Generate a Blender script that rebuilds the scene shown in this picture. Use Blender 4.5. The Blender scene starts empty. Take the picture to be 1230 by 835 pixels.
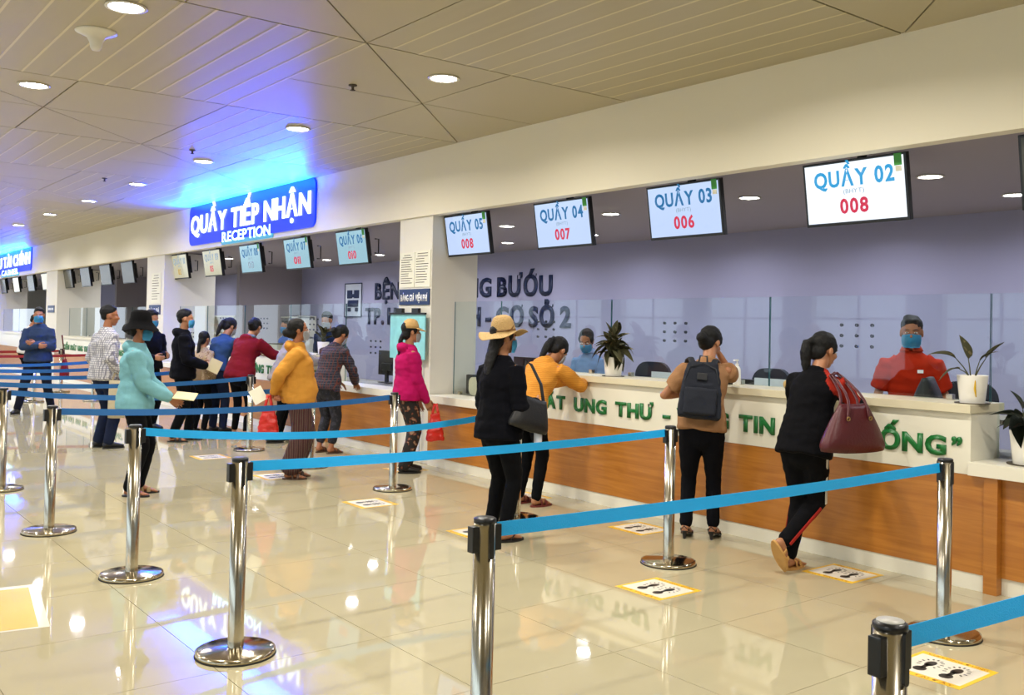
import bpy, bmesh, math, random
from mathutils import Vector, Matrix, noise
from math import pi, sin, cos, radians, sqrt, atan2

SC = bpy.context.scene
COL = SC.collection
random.seed(7)

# ------------------------------------------------------------------ camera
CAMROT = ((0.788136, 0.026182, 0.614944), (-0.615169, 0.000685, 0.788395), (0.020221, -0.999657, 0.016646))
cd = bpy.data.cameras.new('camera')
cam = bpy.data.objects.new('camera', cd); COL.objects.link(cam)
m = Matrix(((CAMROT[0][0], -CAMROT[0][1], -CAMROT[0][2], 0.0),
            (CAMROT[1][0], -CAMROT[1][1], -CAMROT[1][2], 0.0),
            (CAMROT[2][0], -CAMROT[2][1], -CAMROT[2][2], 1.52),
            (0, 0, 0, 1)))
cam.matrix_world = m
cd.sensor_fit = 'HORIZONTAL'; cd.sensor_width = 36.0
cd.lens = 1150.87 / 1230 * 36.0
cd.shift_y = -(417.5 - 375) / 1230
cd.clip_start = 0.05; cd.clip_end = 300
SC.camera = cam

# ------------------------------------------------------------------ world, exposure
W = bpy.data.worlds.new('daylight'); SC.world = W; W.use_nodes = True
W.node_tree.nodes['Background'].inputs[0].default_value = (0.78, 0.88, 1.0, 1)
W.node_tree.nodes['Background'].inputs[1].default_value = 1.6
SC.view_settings.view_transform = 'Standard'
SC.view_settings.look = 'None'
SC.view_settings.gamma = 1
SC.view_settings.use_curve_mapping = False
SC.view_settings.exposure = 0.82
LAMP_W = 28.0        # main hall downlights
LAMP_IN_W = 8.0     # downlights behind the counters
GLOW_W = 620.0        # blue channel letter sign

# ------------------------------------------------------------------ material helpers
def lin(c):
    if isinstance(c, str):
        c = [int(c[i:i + 2], 16) / 255 for i in (0, 2, 4)]
    return tuple((x / 12.92 if x <= 0.04045 else ((x + 0.055) / 1.055) ** 2.4) for x in c)

def node(nt, t, **k):
    n = nt.nodes.new(t)
    for a, b in k.items():
        setattr(n, a, b)
    return n

def mat(name, col, rough=0.5, metal=0.0, var=0.0, vscale=8.0, bump=0.0, bscale=40.0, emit=None, estr=0.0, spec=0.5, coat=0.0, stretch=None):
    M = bpy.data.materials.new(name); M.use_nodes = True
    nt = M.node_tree; b = nt.nodes['Principled BSDF']; c = lin(col)
    b.inputs['Base Color'].default_value = (*c, 1)
    b.inputs['Roughness'].default_value = rough; b.inputs['Metallic'].default_value = metal
    b.inputs['Specular IOR Level'].default_value = spec
    b.inputs['Coat Weight'].default_value = coat
    tc = node(nt, 'ShaderNodeTexCoord'); mp = node(nt, 'ShaderNodeMapping')
    nt.links.new(tc.outputs['Object'], mp.inputs[0])
    if stretch: mp.inputs['Scale'].default_value = stretch
    if var > 0:
        n = node(nt, 'ShaderNodeTexNoise'); n.inputs['Scale'].default_value = vscale; n.inputs['Detail'].default_value = 4
        r = node(nt, 'ShaderNodeMixRGB'); nt.links.new(mp.outputs[0], n.inputs['Vector'])
        nt.links.new(n.outputs['Fac'], r.inputs[0])
        r.inputs[1].default_value = (*[max(0, x * (1 - var)) for x in c], 1)
        r.inputs[2].default_value = (*[min(1, x * (1 + var)) for x in c], 1)
        nt.links.new(r.outputs[0], b.inputs['Base Color'])
    if bump > 0:
        n2 = node(nt, 'ShaderNodeTexNoise'); n2.inputs['Scale'].default_value = bscale; n2.inputs['Detail'].default_value = 3
        bp = node(nt, 'ShaderNodeBump'); bp.inputs['Strength'].default_value = bump; bp.inputs['Distance'].default_value = 0.01
        nt.links.new(mp.outputs[0], n2.inputs['Vector']); nt.links.new(n2.outputs['Fac'], bp.inputs['Height'])
        nt.links.new(bp.outputs[0], b.inputs['Normal'])
    if emit:
        b.inputs['Emission Color'].default_value = (*lin(emit), 1); b.inputs['Emission Strength'].default_value = estr
    return M

def wood_mat():
    M = mat('orange_oak_laminate', 'B87030', 0.32, bump=0.0)
    nt = M.node_tree; b = nt.nodes['Principled BSDF']
    tc = node(nt, 'ShaderNodeTexCoord'); mp = node(nt, 'ShaderNodeMapping'); mp.inputs['Scale'].default_value = (3, 0.9, 16)
    n = node(nt, 'ShaderNodeTexNoise'); n.inputs['Scale'].default_value = 1.6; n.inputs['Detail'].default_value = 8; n.inputs['Roughness'].default_value = 0.6
    n.inputs['Distortion'].default_value = 0.6
    cr = node(nt, 'ShaderNodeValToRGB')
    cr.color_ramp.elements[0].position = 0.3; cr.color_ramp.elements[0].color = (*lin('9E5E1A'), 1)
    cr.color_ramp.elements[1].position = 0.72; cr.color_ramp.elements[1].color = (*lin('BC7C30'), 1)
    nt.links.new(tc.outputs['Object'], mp.inputs[0]); nt.links.new(mp.outputs[0], n.inputs['Vector'])
    nt.links.new(n.outputs['Fac'], cr.inputs[0]); nt.links.new(cr.outputs[0], b.inputs['Base Color'])
    return M

def stripe_mat(name, cols, scale, axis='Z', rough=0.85, distort=0.6, width=0.5):
    """bands of the colours, woven, along an axis of the garment"""
    M = mat(name, cols[0], rough, bump=0.3, bscale=60)
    nt = M.node_tree; b = nt.nodes['Principled BSDF']
    tc = node(nt, 'ShaderNodeTexCoord'); w = node(nt, 'ShaderNodeTexWave'); w.bands_direction = axis
    w.inputs['Scale'].default_value = scale; w.inputs['Distortion'].default_value = distort; w.inputs['Detail Scale'].default_value = 1.5
    cr = node(nt, 'ShaderNodeValToRGB'); e = cr.color_ramp.elements
    e[0].position = 0.0; e[0].color = (*lin(cols[0]), 1); e[1].position = 1.0; e[1].color = (*lin(cols[-1]), 1)
    for i, c in enumerate(cols[1:-1]):
        x = e.new((i + 1) / (len(cols) - 1)); x.color = (*lin(c), 1)
    nt.links.new(tc.outputs['Object'], w.inputs['Vector']); nt.links.new(w.outputs['Fac'], cr.inputs[0])
    nt.links.new(cr.outputs[0], b.inputs['Base Color'])
    return M

def plaid_mat(name, base, line, line2, scale=9.0, thin=0.86):
    M = mat(name, base, 0.85, bump=0.3, bscale=60)
    nt = M.node_tree; b = nt.nodes['Principled BSDF']; tc = node(nt, 'ShaderNodeTexCoord')
    prev = None
    for ax, c, sc in (('Z', line, scale), ('X', line2, scale * 0.9), ('Y', line2, scale * 0.9)):
        w = node(nt, 'ShaderNodeTexWave'); w.bands_direction = ax; w.inputs['Scale'].default_value = sc
        w.inputs['Distortion'].default_value = 0.8; w.inputs['Detail Scale'].default_value = 1.0
        nt.links.new(tc.outputs['Object'], w.inputs['Vector'])
        g = node(nt, 'ShaderNodeMath', operation='GREATER_THAN'); g.inputs[1].default_value = thin
        nt.links.new(w.outputs['Fac'], g.inputs[0])
        if ax == 'Y':
            h = node(nt, 'ShaderNodeMath', operation='MULTIPLY'); h.inputs[1].default_value = 0.5
            nt.links.new(g.outputs[0], h.inputs[0]); g = h
        mx = node(nt, 'ShaderNodeMixRGB'); nt.links.new(g.outputs[0], mx.inputs[0])
        if prev: nt.links.new(prev.outputs[0], mx.inputs[1])
        else: mx.inputs[1].default_value = (*lin(base), 1)
        mx.inputs[2].default_value = (*lin(c), 1); prev = mx
    nt.links.new(prev.outputs[0], b.inputs['Base Color'])
    return M

def blotch_mat(name, cols, scale=18.0):
    M = mat(name, cols[0], 0.85, bump=0.3, bscale=60)
    nt = M.node_tree; b = nt.nodes['Principled BSDF']; tc = node(nt, 'ShaderNodeTexCoord')
    v = node(nt, 'ShaderNodeTexNoise'); v.inputs['Scale'].default_value = scale; v.inputs['Detail'].default_value = 1.5
    cr = node(nt, 'ShaderNodeValToRGB'); cr.color_ramp.interpolation = 'CONSTANT'; e = cr.color_ramp.elements
    e[0].color = (*lin(cols[0]), 1); e[1].position = 0.56; e[1].color = (*lin(cols[1]), 1)
    if len(cols) > 2:
        x = e.new(0.63); x.color = (*lin(cols[2]), 1)
    nt.links.new(tc.outputs['Object'], v.inputs['Vector']); nt.links.new(v.outputs['Fac'], cr.inputs[0])
    nt.links.new(cr.outputs[0], b.inputs['Base Color'])
    return M

def glass_mat(name, tint=(0.93, 0.97, 0.97), ior=1.5):
    M = bpy.data.materials.new(name); M.use_nodes = True; nt = M.node_tree; nt.nodes.clear()
    o = node(nt, 'ShaderNodeOutputMaterial'); mx = node(nt, 'ShaderNodeMixShader'); fr = node(nt, 'ShaderNodeFresnel')
    t = node(nt, 'ShaderNodeBsdfTransparent'); g = node(nt, 'ShaderNodeBsdfGlossy')
    fr.inputs['IOR'].default_value = ior; t.inputs[0].default_value = (*tint, 1); g.inputs['Roughness'].default_value = 0.01
    ge = node(nt, 'ShaderNodeNewGeometry'); sb_ = node(nt, 'ShaderNodeMath', operation='SUBTRACT'); sb_.inputs[0].default_value = 1.0; nt.links.new(ge.outputs['Backfacing'], sb_.inputs[1])
    ml = node(nt, 'ShaderNodeMath', operation='MULTIPLY'); nt.links.new(fr.outputs[0], ml.inputs[0]); nt.links.new(sb_.outputs[0], ml.inputs[1])
    nt.links.new(ml.outputs[0], mx.inputs[0]); nt.links.new(t.outputs[0], mx.inputs[1]); nt.links.new(g.outputs[0], mx.inputs[2])
    nt.links.new(mx.outputs[0], o.inputs[0])
    return M

MT = {
    'tile': mat('polished_cream_tile', 'B0A789', 0.032, var=0.05, vscale=3.0, spec=0.75),
    'grout': mat('grout', '857A64', 0.7),
    'plenum': mat('dark_plenum', '3A352C', 0.9),
    'panel': mat('ceiling_panel_cream', 'B0A68A', 0.42, var=0.03, vscale=1.5),
    'strip': mat('ceiling_strip_cream', 'ABA184', 0.36, var=0.04, vscale=2.0, stretch=(8, 0.5, 1)),
    'strip_joint': mat('ceiling_strip_joint', 'CFC5A2', 0.4),
    'header': mat('header_cream_plaster', 'E6DEC6', 0.6, var=0.02, vscale=1.0),
    'column': mat('column_white_plaster', 'D9D4C6', 0.6),
    'inner': mat('inner_ceiling_paint', '9A9298', 0.7),
    'lilac': mat('lilac_grey_wall', 'A2A0BC', 0.75, var=0.02, vscale=1.2),
    'wall': mat('hall_wall_paint', 'D6CFBE', 0.7),
    'winframe': mat('window_frame_metal', 'D8D8D8', 0.4),
    'wood': wood_mat(),
    'white_lam': mat('white_laminate', 'E2DDCB', 0.3),
    'cream_lam': mat('cream_laminate_edge', 'D6CCAE', 0.3),
    'desk': mat('desk_grey', '8D857A', 0.5),
    'steel': mat('brushed_steel', 'C9C2B2', 0.18, metal=1.0),
    'steel_base': mat('brushed_steel_base', 'B8AE98', 0.13, metal=1.0),
    'black': mat('black_plastic', '0C0D10', 0.35),
    'rubber': mat('black_rubber', '0A0A0A', 0.7),
    'captop': mat('pale_cap_disc', 'C9C7C0', 0.35),
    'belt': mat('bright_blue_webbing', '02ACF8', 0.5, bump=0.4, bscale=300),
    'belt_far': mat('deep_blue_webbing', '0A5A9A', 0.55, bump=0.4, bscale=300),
    'belt_red': mat('dark_red_webbing', '8A1418', 0.6),
    'glass': glass_mat('clear_screen_glass'),
    'glass_edge': mat('green_glass_edge', '2E5F66', 0.15),
    'hole': mat('dark_glass_hole', '2B3040', 0.4),
    'green': mat('green_lettering', '0E6B2C', 0.4),
    'navy': mat('navy_lettering', '0E2048', 0.4),
    'navy_sign': mat('navy_sign_panel', '16305E', 0.4),
    'white': mat('white_print', 'ECECEC', 0.5),
    'paper': mat('white_paper', 'DEDBC8', 0.7),
    'ink': mat('grey_ink', '4C4438', 0.8),
    'teal': mat('pale_teal_acrylic', '86C9CE', 0.25, var=0.25, vscale=9),
    'lampface': mat('lamp_diffuser', 'FFFFFF', 0.4, emit='FFFFFF', estr=22),
    'lamptrim': mat('lamp_trim_white', 'D8D4C8', 0.4),
    'sign_face': mat('lit_letter_face', '404040', 0.4, emit='E6FBFF', estr=1.3),
    'sign_blue': mat('lit_blue_acrylic', '000618', 0.3, emit='0038FF', estr=0.6),
    'sign_cyan': mat('lit_cyan_face', 'D0FFF8', 0.4, emit='C8FFF6', estr=1.7),
    'sign_teal': mat('lit_teal_acrylic', '081418', 0.3, emit='48A8D0', estr=0.6),
    'scr_blue': mat('screen_pale_blue', '101214', 0.15, emit='BED2F6', estr=0.6),
    'scr_white': mat('screen_white', '101214', 0.15, emit='E8F0FA', estr=0.72),
    'scr_cyan': mat('screen_far_cyan', '101214', 0.15, emit='9CC8D8', estr=0.5),
    'scr_cream': mat('screen_far_cream', '101214', 0.15, emit='C8C2A0', estr=0.5),
    'scr_off': mat('screen_off_grey', '4C4C42', 0.25),
    'txt_blue': mat('screen_text_blue', '0A0A0A', 0.3, emit='1670A8', estr=0.55),
    'txt_cyan': mat('screen_text_cyan', '0A0A0A', 0.3, emit='2CA0DA', estr=0.58),
    'txt_red': mat('screen_text_red', '0A0A0A', 0.3, emit='D82A50', estr=0.55),
    'txt_grey': mat('screen_text_grey', '0A0A0A', 0.3, emit='8CA4B6', estr=0.6),
    'txt_yel': mat('screen_text_yellow', '0A0A0A', 0.3, emit='C8A040', estr=0.55),
    'sticker_green': mat('green_sticker', '3E9A3C', 0.5),
    'yellow': mat('yellow_sticker', 'E4B822', 0.4),
    'orange_ink': mat('orange_print', 'B46A18', 0.5),
    'yellow_mat': mat('pale_yellow_sheet', 'D8AC44', 0.25),
    'clear_edge': mat('pale_film_edge', 'DAD6C6', 0.15),
    'sticker_white': mat('sticker_white', 'DAD4C6', 0.35),
    'pot': mat('white_ceramic_pot', 'EEEAE0', 0.25),
    'soil': mat('potting_soil', '2A2018', 0.95, bump=0.8, bscale=60),
    'leaf': blotch_mat('variegated_leaf', ['4C4A2C', '776A44', 'BAA97C'], 26),
    'leaf2': blotch_mat('dark_rosy_leaf', ['2E3628', '4A4034', '7A4848'], 22),
    'stem': mat('plant_stem', '4A4A26', 0.7),
    'chair': mat('dark_navy_chair', '141C30', 0.7),
    'beige_plastic': mat('beige_plastic', 'C6BCA0', 0.4),
    'tan': mat('kraft_paper', 'B99B62', 0.7),
    'acrylic': mat('frosted_acrylic', 'C4CAD6', 0.2),
    'pump': mat('white_bottle', 'E4E4DE', 0.3),
    'eye': mat('eye_white', 'D8D2CA', 0.2), 'iris': mat('dark_iris', '120A06', 0.1),
    'lips': mat('lips', '8A4A42', 0.5),
    'hair': mat('black_hair', '070606', 0.6, spec=0.3, bump=0.6, bscale=90, stretch=(3, 3, 0.4)),
    'skin': mat('tan_skin', 'A87350', 0.5, var=0.06, vscale=14),
    'skin2': mat('warm_brown_skin', '9A6240', 0.5, var=0.06, vscale=14),
    'mask': mat('light_blue_mask', '4AA6D2', 0.8, bump=0.2, bscale=80),
    'mask_grey': mat('pale_grey_mask', 'B4B4B4', 0.8, bump=0.2, bscale=80),
}

# ------------------------------------------------------------------ object helpers
def link(o, parent=None):
    COL.objects.link(o)
    if parent is not None: o.parent = parent
    return o

def tag(o, label=None, cat=None, group=None, kind=None):
    if label: o['label'] = label
    if cat: o['category'] = cat
    if group: o['group'] = group
    if kind: o['kind'] = kind
    return o

def empty(name, loc=(0, 0, 0), rz=0.0, label=None, cat=None, group=None, kind=None):
    o = bpy.data.objects.new(name, None); o.empty_display_size = 0.1
    o.location = loc; o.rotation_euler = (0, 0, rz)
    link(o); return tag(o, label, cat, group, kind)

def mesh_obj(name, bm, mats, parent=None, smooth=False, matrix=None):
    me = bpy.data.meshes.new(name)
    bmesh.ops.recalc_face_normals(bm, faces=bm.faces)
    bm.to_mesh(me); bm.free()
    if matrix is not None: me.transform(matrix)
    if smooth:
        me.polygons.foreach_set('use_smooth', [True] * len(me.polygons))
    for mm in (mats if isinstance(mats, (list, tuple)) else [mats]): me.materials.append(mm)
    return link(bpy.data.objects.new(name, me), parent)

def from_mesh(name, me, parent=None):
    return link(bpy.data.objects.new(name, me), parent)

def bx(bm, x0, x1, y0, y1, z0, z1, mi=0, bev=0.0):
    vs = [bm.verts.new((x, y, z)) for x in (x0, x1) for y in (y0, y1) for z in (z0, z1)]
    fs = []
    for q in ((0, 1, 3, 2), (4, 6, 7, 5), (0, 4, 5, 1), (2, 3, 7, 6), (0, 2, 6, 4), (1, 5, 7, 3)):
        f = bm.faces.new([vs[i] for i in q]); f.material_index = mi; fs.append(f)
    if bev > 0:
        es = list({e for f in fs for e in f.edges})
        bmesh.ops.bevel(bm, geom=es, offset=bev, segments=2, affect='EDGES', profile=0.7)
    return fs

def box(name, x0, x1, y0, y1, z0, z1, mt, parent=None, bev=0.0):
    bm = bmesh.new(); bx(bm, x0, x1, y0, y1, z0, z1, 0, bev)
    return mesh_obj(name, bm, mt, parent)

def lathe(bm, prof, c=(0, 0, 0), n=24, mi=0, axis='Z', wav=None):
    """profile [(r,z)] turned about z; closed at ends when r==0"""
    rings = []
    for k, (r, z) in enumerate(prof):
        if r < 1e-6:
            rings.append([bm.verts.new((c[0], c[1], c[2] + z))])
        else:
            ring = []
            for i in range(n):
                a = 2 * pi * i / n
                zz = z + (wav(a, r) if wav else 0)
                ring.append(bm.verts.new((c[0] + r * cos(a), c[1] + r * sin(a), c[2] + zz)))
            rings.append(ring)
    for a, b in zip(rings, rings[1:]):
        for i in range(n):
            j = (i + 1) % n
            if len(a) == 1 and len(b) == 1: continue
            if len(a) == 1: f = bm.faces.new((a[0], b[j], b[i]))
            elif len(b) == 1: f = bm.faces.new((a[i], a[j], b[0]))
            else: f = bm.faces.new((a[i], a[j], b[j], b[i]))
            f.material_index = mi
    return bm

def frame_of(d, hint):
    d = d.normalized(); x = hint - d * hint.dot(d)
    if x.length < 1e-4:
        x = Vector((1, 0, 0)) - d * d.x
        if x.length < 1e-3: x = Vector((0, 1, 0)) - d * d.y
    x.normalize(); return x, d.cross(x)

def tube(bm, pts, rads, n=10, hint=Vector((1, 0, 0)), mi=0, cap=True):
    """loft of ellipses (rx along hint, ry across) through the points, round ends"""
    P = [Vector(p) for p in pts]
    Rr = [(r, r) if not isinstance(r, (tuple, list)) else r for r in rads]
    rings = []
    def ring(c, x, y, rx, ry):
        return [bm.verts.new(c + x * (rx * cos(2 * pi * i / n)) + y * (ry * sin(2 * pi * i / n))) for i in range(n)]
    N = len(P)
    for k in range(N):
        d = (P[min(k + 1, N - 1)] - P[max(k - 1, 0)])
        if d.length < 1e-6: d = Vector((0, 0, 1))
        d.normalize(); x, y = frame_of(d, hint)
        rx, ry = Rr[k]
        if k == 0 and cap:
            rm = min(rx, ry)
            for a in (75, 45, 20):
                rings.append(ring(P[0] - d * rm * sin(radians(a)), x, y, rx * cos(radians(a)), ry * cos(radians(a))))
        rings.append(ring(P[k], x, y, rx, ry))
        if k == N - 1 and cap:
            rm = min(rx, ry)
            for a in (20, 45, 75):
                rings.append(ring(P[k] + d * rm * sin(radians(a)), x, y, rx * cos(radians(a)), ry * cos(radians(a))))
    for a, b in zip(rings, rings[1:]):
        for i in range(n):
            j = (i + 1) % n
            f = bm.faces.new((a[i], a[j], b[j], b[i])); f.material_index = mi
    if True:
        f = bm.faces.new(rings[0][::-1]); f.material_index = mi
        f = bm.faces.new(rings[-1]); f.material_index = mi

def ell(bm, c, r, rot=None, n=14, mi=0):
    M = Matrix.Translation(Vector(c)) @ (rot.to_4x4() if rot is not None else Matrix.Identity(4)) @ Matrix.Diagonal((r[0], r[1], r[2], 1))
    ret = bmesh.ops.create_uvsphere(bm, u_segments=n, v_segments=max(6, n // 2 + 1), radius=1.0, matrix=M)
    for v in ret['verts']:
        for f in v.link_faces: f.material_index = mi

def remesh(bm, voxel, smooth=3, wrinkle=0.0, seed=0, wscale=9.0):
    """union of the closed pieces as one continuous skin; returns a new bmesh"""
    me = bpy.data.meshes.new('tmp'); bmesh.ops.recalc_face_normals(bm, faces=bm.faces); bm.to_mesh(me); bm.free()
    o = bpy.data.objects.new('tmp', me); COL.objects.link(o)
    r = o.modifiers.new('r', 'REMESH'); r.mode = 'VOXEL'; r.voxel_size = voxel
    if smooth:
        s = o.modifiers.new('s', 'SMOOTH'); s.factor = 0.5; s.iterations = smooth
    dg = bpy.context.evaluated_depsgraph_get(); dg.update()
    ev = o.evaluated_get(dg); me2 = bpy.data.meshes.new_from_object(ev)
    bpy.data.objects.remove(o); bpy.data.meshes.remove(me)
    b2 = bmesh.new(); b2.from_mesh(me2); bpy.data.meshes.remove(me2)
    if wrinkle:
        b2.normal_update()
        off = Vector((seed * 3.7, seed * 1.3, 0))
        for v in b2.verts:
            q = Vector((v.co.x * 1.0, v.co.y * 1.0, v.co.z * 1.8)) * wscale + off
            v.co += v.normal * (wrinkle * (noise.noise(q) + 0.5 * noise.noise(q * 2.3)))
    return b2

# ------------------------------------------------------------------ lettering
GLY = {}
def glyph(ch, off):
    k = (ch, off)
    if k not in GLY:
        c = bpy.data.curves.new('g', 'FONT'); c.body = ch; c.offset = off; c.resolution_u = 3
        o = bpy.data.objects.new('g', c); COL.objects.link(o)
        dg = bpy.context.evaluated_depsgraph_get(); dg.update()
        me = bpy.data.meshes.new_from_object(o.evaluated_get(dg))
        bpy.data.objects.remove(o)
        xs = [v.co.x for v in me.vertices]
        GLY[k] = (me, min(xs), max(xs))
    return GLY[k]

def text(s, width, cap, M, mt, parent, depth=0.01, off=0.03, sep=True, name='letter', gap=0.085, space=0.3, align='L'):
    """s laid out along local x of matrix M (y up, z out), cap height and full width given in metres"""
    x = 0.0; items = []
    for ch in s:
        if ch == ' ': x += space; continue
        me, a, b = glyph(ch, off)
        items.append((me, x - a)); x += (b - a) + gap
    tot = x - gap; sy = cap / (0.68 + 2 * off); sx = (width / tot) if width else sy
    x0 = {'L': 0, 'C': -tot * sx / 2}[align]
    allbm = bmesh.new() if not sep else None
    objs = []
    for me, ox in items:
        b = bmesh.new(); b.from_mesh(me)
        for v in b.verts: v.co = Vector(((v.co.x + ox) * sx + x0, (v.co.y + off) * sy, 0))
        if depth > 0:
            bmesh.ops.remove_doubles(b, verts=b.verts, dist=1e-6)
            r = bmesh.ops.extrude_face_region(b, geom=b.faces[:])
            for g in r['geom']:
                if isinstance(g, bmesh.types.BMVert): g.co.z += depth
        if sep: objs.append(mesh_obj(name, b, mt, parent, matrix=M))
        else:
            tmp = bpy.data.meshes.new('t'); b.to_mesh(tmp); b.free(); allbm.from_mesh(tmp); bpy.data.meshes.remove(tmp)
    if not sep: objs.append(mesh_obj(name, allbm, mt, parent, matrix=M))
    return objs

def wallM(x, y, z, tilt=0.0):
    """frame on a plane facing the hall (-X): local x runs towards the camera (-Y), y up, z out"""
    R = Matrix(((0, 0, -1, 0), (-1, 0, 0, 0), (0, 1, 0, 0), (0, 0, 0, 1)))
    return Matrix.Translation((x, y, z)) @ R @ Matrix.Rotation(radians(tilt), 4, 'X')

def rbox(bm, w, h, r, z0, z1, cx=0, cy=0, mi=0, n=5):
    pts = []
    for qx, qy, a0 in ((1, 1, 0), (-1, 1, 90), (-1, -1, 180), (1, -1, 270)):
        for i in range(n + 1):
            a = radians(a0 + 90 * i / n)
            pts.append((cx + qx * (w / 2 - r) + r * cos(a), cy + qy * (h / 2 - r) + r * sin(a)))
    lo = [bm.verts.new((x, y, z0)) for x, y in pts]; hi = [bm.verts.new((x, y, z1)) for x, y in pts]
    N = len(pts)
    for i in range(N):
        f = bm.faces.new((lo[i], lo[(i + 1) % N], hi[(i + 1) % N], hi[i])); f.material_index = mi
    bm.faces.new(lo[::-1]).material_index = mi; bm.faces.new(hi).material_index = mi

# ------------------------------------------------------------------ the hall: floor
XC = 5.77        # counter front plane
ZH, ZC, ZI = 2.75, 3.48, 2.80
floor = box('floor', -9.2, 10.0, -6.2, 46.2, -0.12, -0.008, MT['grout']); tag(floor, kind='structure')
TS = 0.8
tb = bmesh.new(); g = 0.0015
bx(tb, g, TS - g, g, TS - g, -0.008, 0.0)
tile_me = bpy.data.meshes.new('tile'); bmesh.ops.recalc_face_normals(tb, faces=tb.faces); tb.to_mesh(tile_me); tb.free(); tile_me.materials.append(MT['tile'])
rest = bmesh.new(); nt_ = 0
for j in range(-9, 52):
    for i in range(-11, 12):
        x, y = i * TS, 0.87 + j * TS
        if -0.1 < x < 5.7 and 0 <= j and nt_ < 290:
            o = from_mesh('tile', tile_me, floor); o.location = (x, y, 0); nt_ += 1
        else:
            bx(rest, x + g, x + TS - g, y + g, y + TS - g, -0.008, 0.0)
o = mesh_obj('tile_field', rest, MT['tile'], floor); o['kind'] = 'stuff'

# ------------------------------------------------------------------ ceiling
ceiling = box('ceiling', -9.2, 5.9, -6.2, 46.2, ZC + 0.03, ZC + 0.12, MT['plenum']); tag(ceiling, kind='structure')
CM = 2.53
def prism(bm, pts, z0, z1):
    lo = [bm.verts.new((x, y, z0)) for x, y in pts]; hi = [bm.verts.new((x, y, z1)) for x, y in pts]
    n = len(pts)
    for i in range(n): bm.faces.new((lo[i], lo[(i + 1) % n], hi[(i + 1) % n], hi[i]))
    bm.faces.new(lo); bm.faces.new(hi)
NS = 12; sw = CM / NS
sb = bmesh.new(); prism(sb, [(0.004, 0.01), (sw - 0.012, 0.01), (sw - 0.012, CM - 0.01), (0.004, CM - 0.01)], 0.0, 0.02)
bx(sb, sw - 0.0125, sw + 0.0045, 0.01, CM - 0.01, -0.0015, 0.010, 1)
strip_me = bpy.data.meshes.new('ceiling_strip'); bmesh.ops.recalc_face_normals(sb, faces=sb.faces); sb.to_mesh(strip_me); sb.free(); strip_me.materials.append(MT['strip']); strip_me.materials.append(MT['strip_joint'])
h = CM / 2; q = 0.006
PIECES = [[(q, q * 2.4), (h - q * 2.4, h - q), (q, h - q)], [(q * 2.4, q), (h - q, q), (h - q, h - q * 2.4)],
          [(h + q, h + 2.4 * q), (CM - 2.4 * q, CM - q), (h + q, CM - q)], [(h + 2.4 * q, h + q), (CM - q, h + q), (CM - q, CM - 2.4 * q)],
          [(h + q, q), (CM - q, q), (CM - q, h - q), (h + q, h - q)], [(q, h + q), (h - q, h + q), (h - q, CM - q), (q, CM - q)]]
piece_me = []
for p in PIECES:
    b = bmesh.new(); prism(b, p, 0, 0.02); bmesh.ops.recalc_face_normals(b, faces=b.faces)
    me = bpy.data.meshes.new('ceiling_panel'); b.to_mesh(me); b.free(); me.materials.append(MT['panel']); piece_me.append(me)
far_s, far_p = bmesh.new(), bmesh.new()
for k in range(-5, 1):
    for j in range(-4, 17):
        x0, y0 = 3.25 + k * CM, 3.34 + j * CM
        near = k >= -1 and -1 <= j <= 6
        if (k + j) % 2 == 0:
            for s in range(NS):
                if near:
                    o = from_mesh('ceiling_strip', strip_me, ceiling); o.location = (x0 + s * sw, y0, ZC)
                else: bx(far_s, x0 + s * sw + 0.004, x0 + (s + 1) * sw - 0.012, y0 + 0.01, y0 + CM - 0.01, ZC, ZC + 0.02)
        else:
            for me, p in zip(piece_me, PIECES):
                if near:
                    o = from_mesh('ceiling_panel', me, ceiling); o.location = (x0, y0, ZC)
                else: prism(far_p, [(a + x0, b_ + y0) for a, b_ in p], ZC, ZC + 0.02)
o = mesh_obj('ceiling_strip_field', far_s, MT['strip'], ceiling); o['kind'] = 'stuff'
o = mesh_obj('ceiling_panel_field', far_p, MT['panel'], ceiling); o['kind'] = 'stuff'

# ------------------------------------------------------------------ walls
hd = box('wall_header', XC, XC + 0.12, -6.2, 46.2, ZH, ZC + 0.03, MT['header']); tag(hd, kind='structure')
ic = box('ceiling_inner', XC + 0.12, 10.0, -6.2, 46.2, ZI, ZI + 0.1, MT['inner']); tag(ic, kind='structure')
wb = box('wall_back', 9.8, 10.0, -6.2, 46.2, 0, ZI, MT['lilac']); tag(wb, kind='structure')
wn = box('wall_near', -9.2, 10.0, -6.4, -6.2, -0.1, ZC + 0.1, MT['wall']); tag(wn, kind='structure')
b = bmesh.new()
bx(b, -9.4, -9.2, -6.2, 46.2, -0.1, 0.4); bx(b, -9.4, -9.2, -6.2, 46.2, 3.0, ZC + 0.1)
yy = -6.2
while yy < 46: bx(b, -9.42, -9.18, yy, yy + 0.9, 0.4, 3.0); yy += 3.5
wl = mesh_obj('wall_left', b, MT['wall']); tag(wl, kind='structure')
b = bmesh.new()
bx(b, -9.2, 10, 46.2, 46.4, -0.1, 0.5); bx(b, -9.2, 10, 46.2, 46.4, 2.7, ZC + 0.1)
xx = -9.2
while xx < 5.6: bx(b, xx, xx + 0.5, 46.18, 46.42, 0.5, 2.7); xx += 1.9
bx(b, 5.6, 10, 46.2, 46.4, 0.5, 2.7)
we = mesh_obj('wall_far', b, MT['wall']); tag(we, kind='structure')
wi = 0
yy = -5.3
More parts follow.
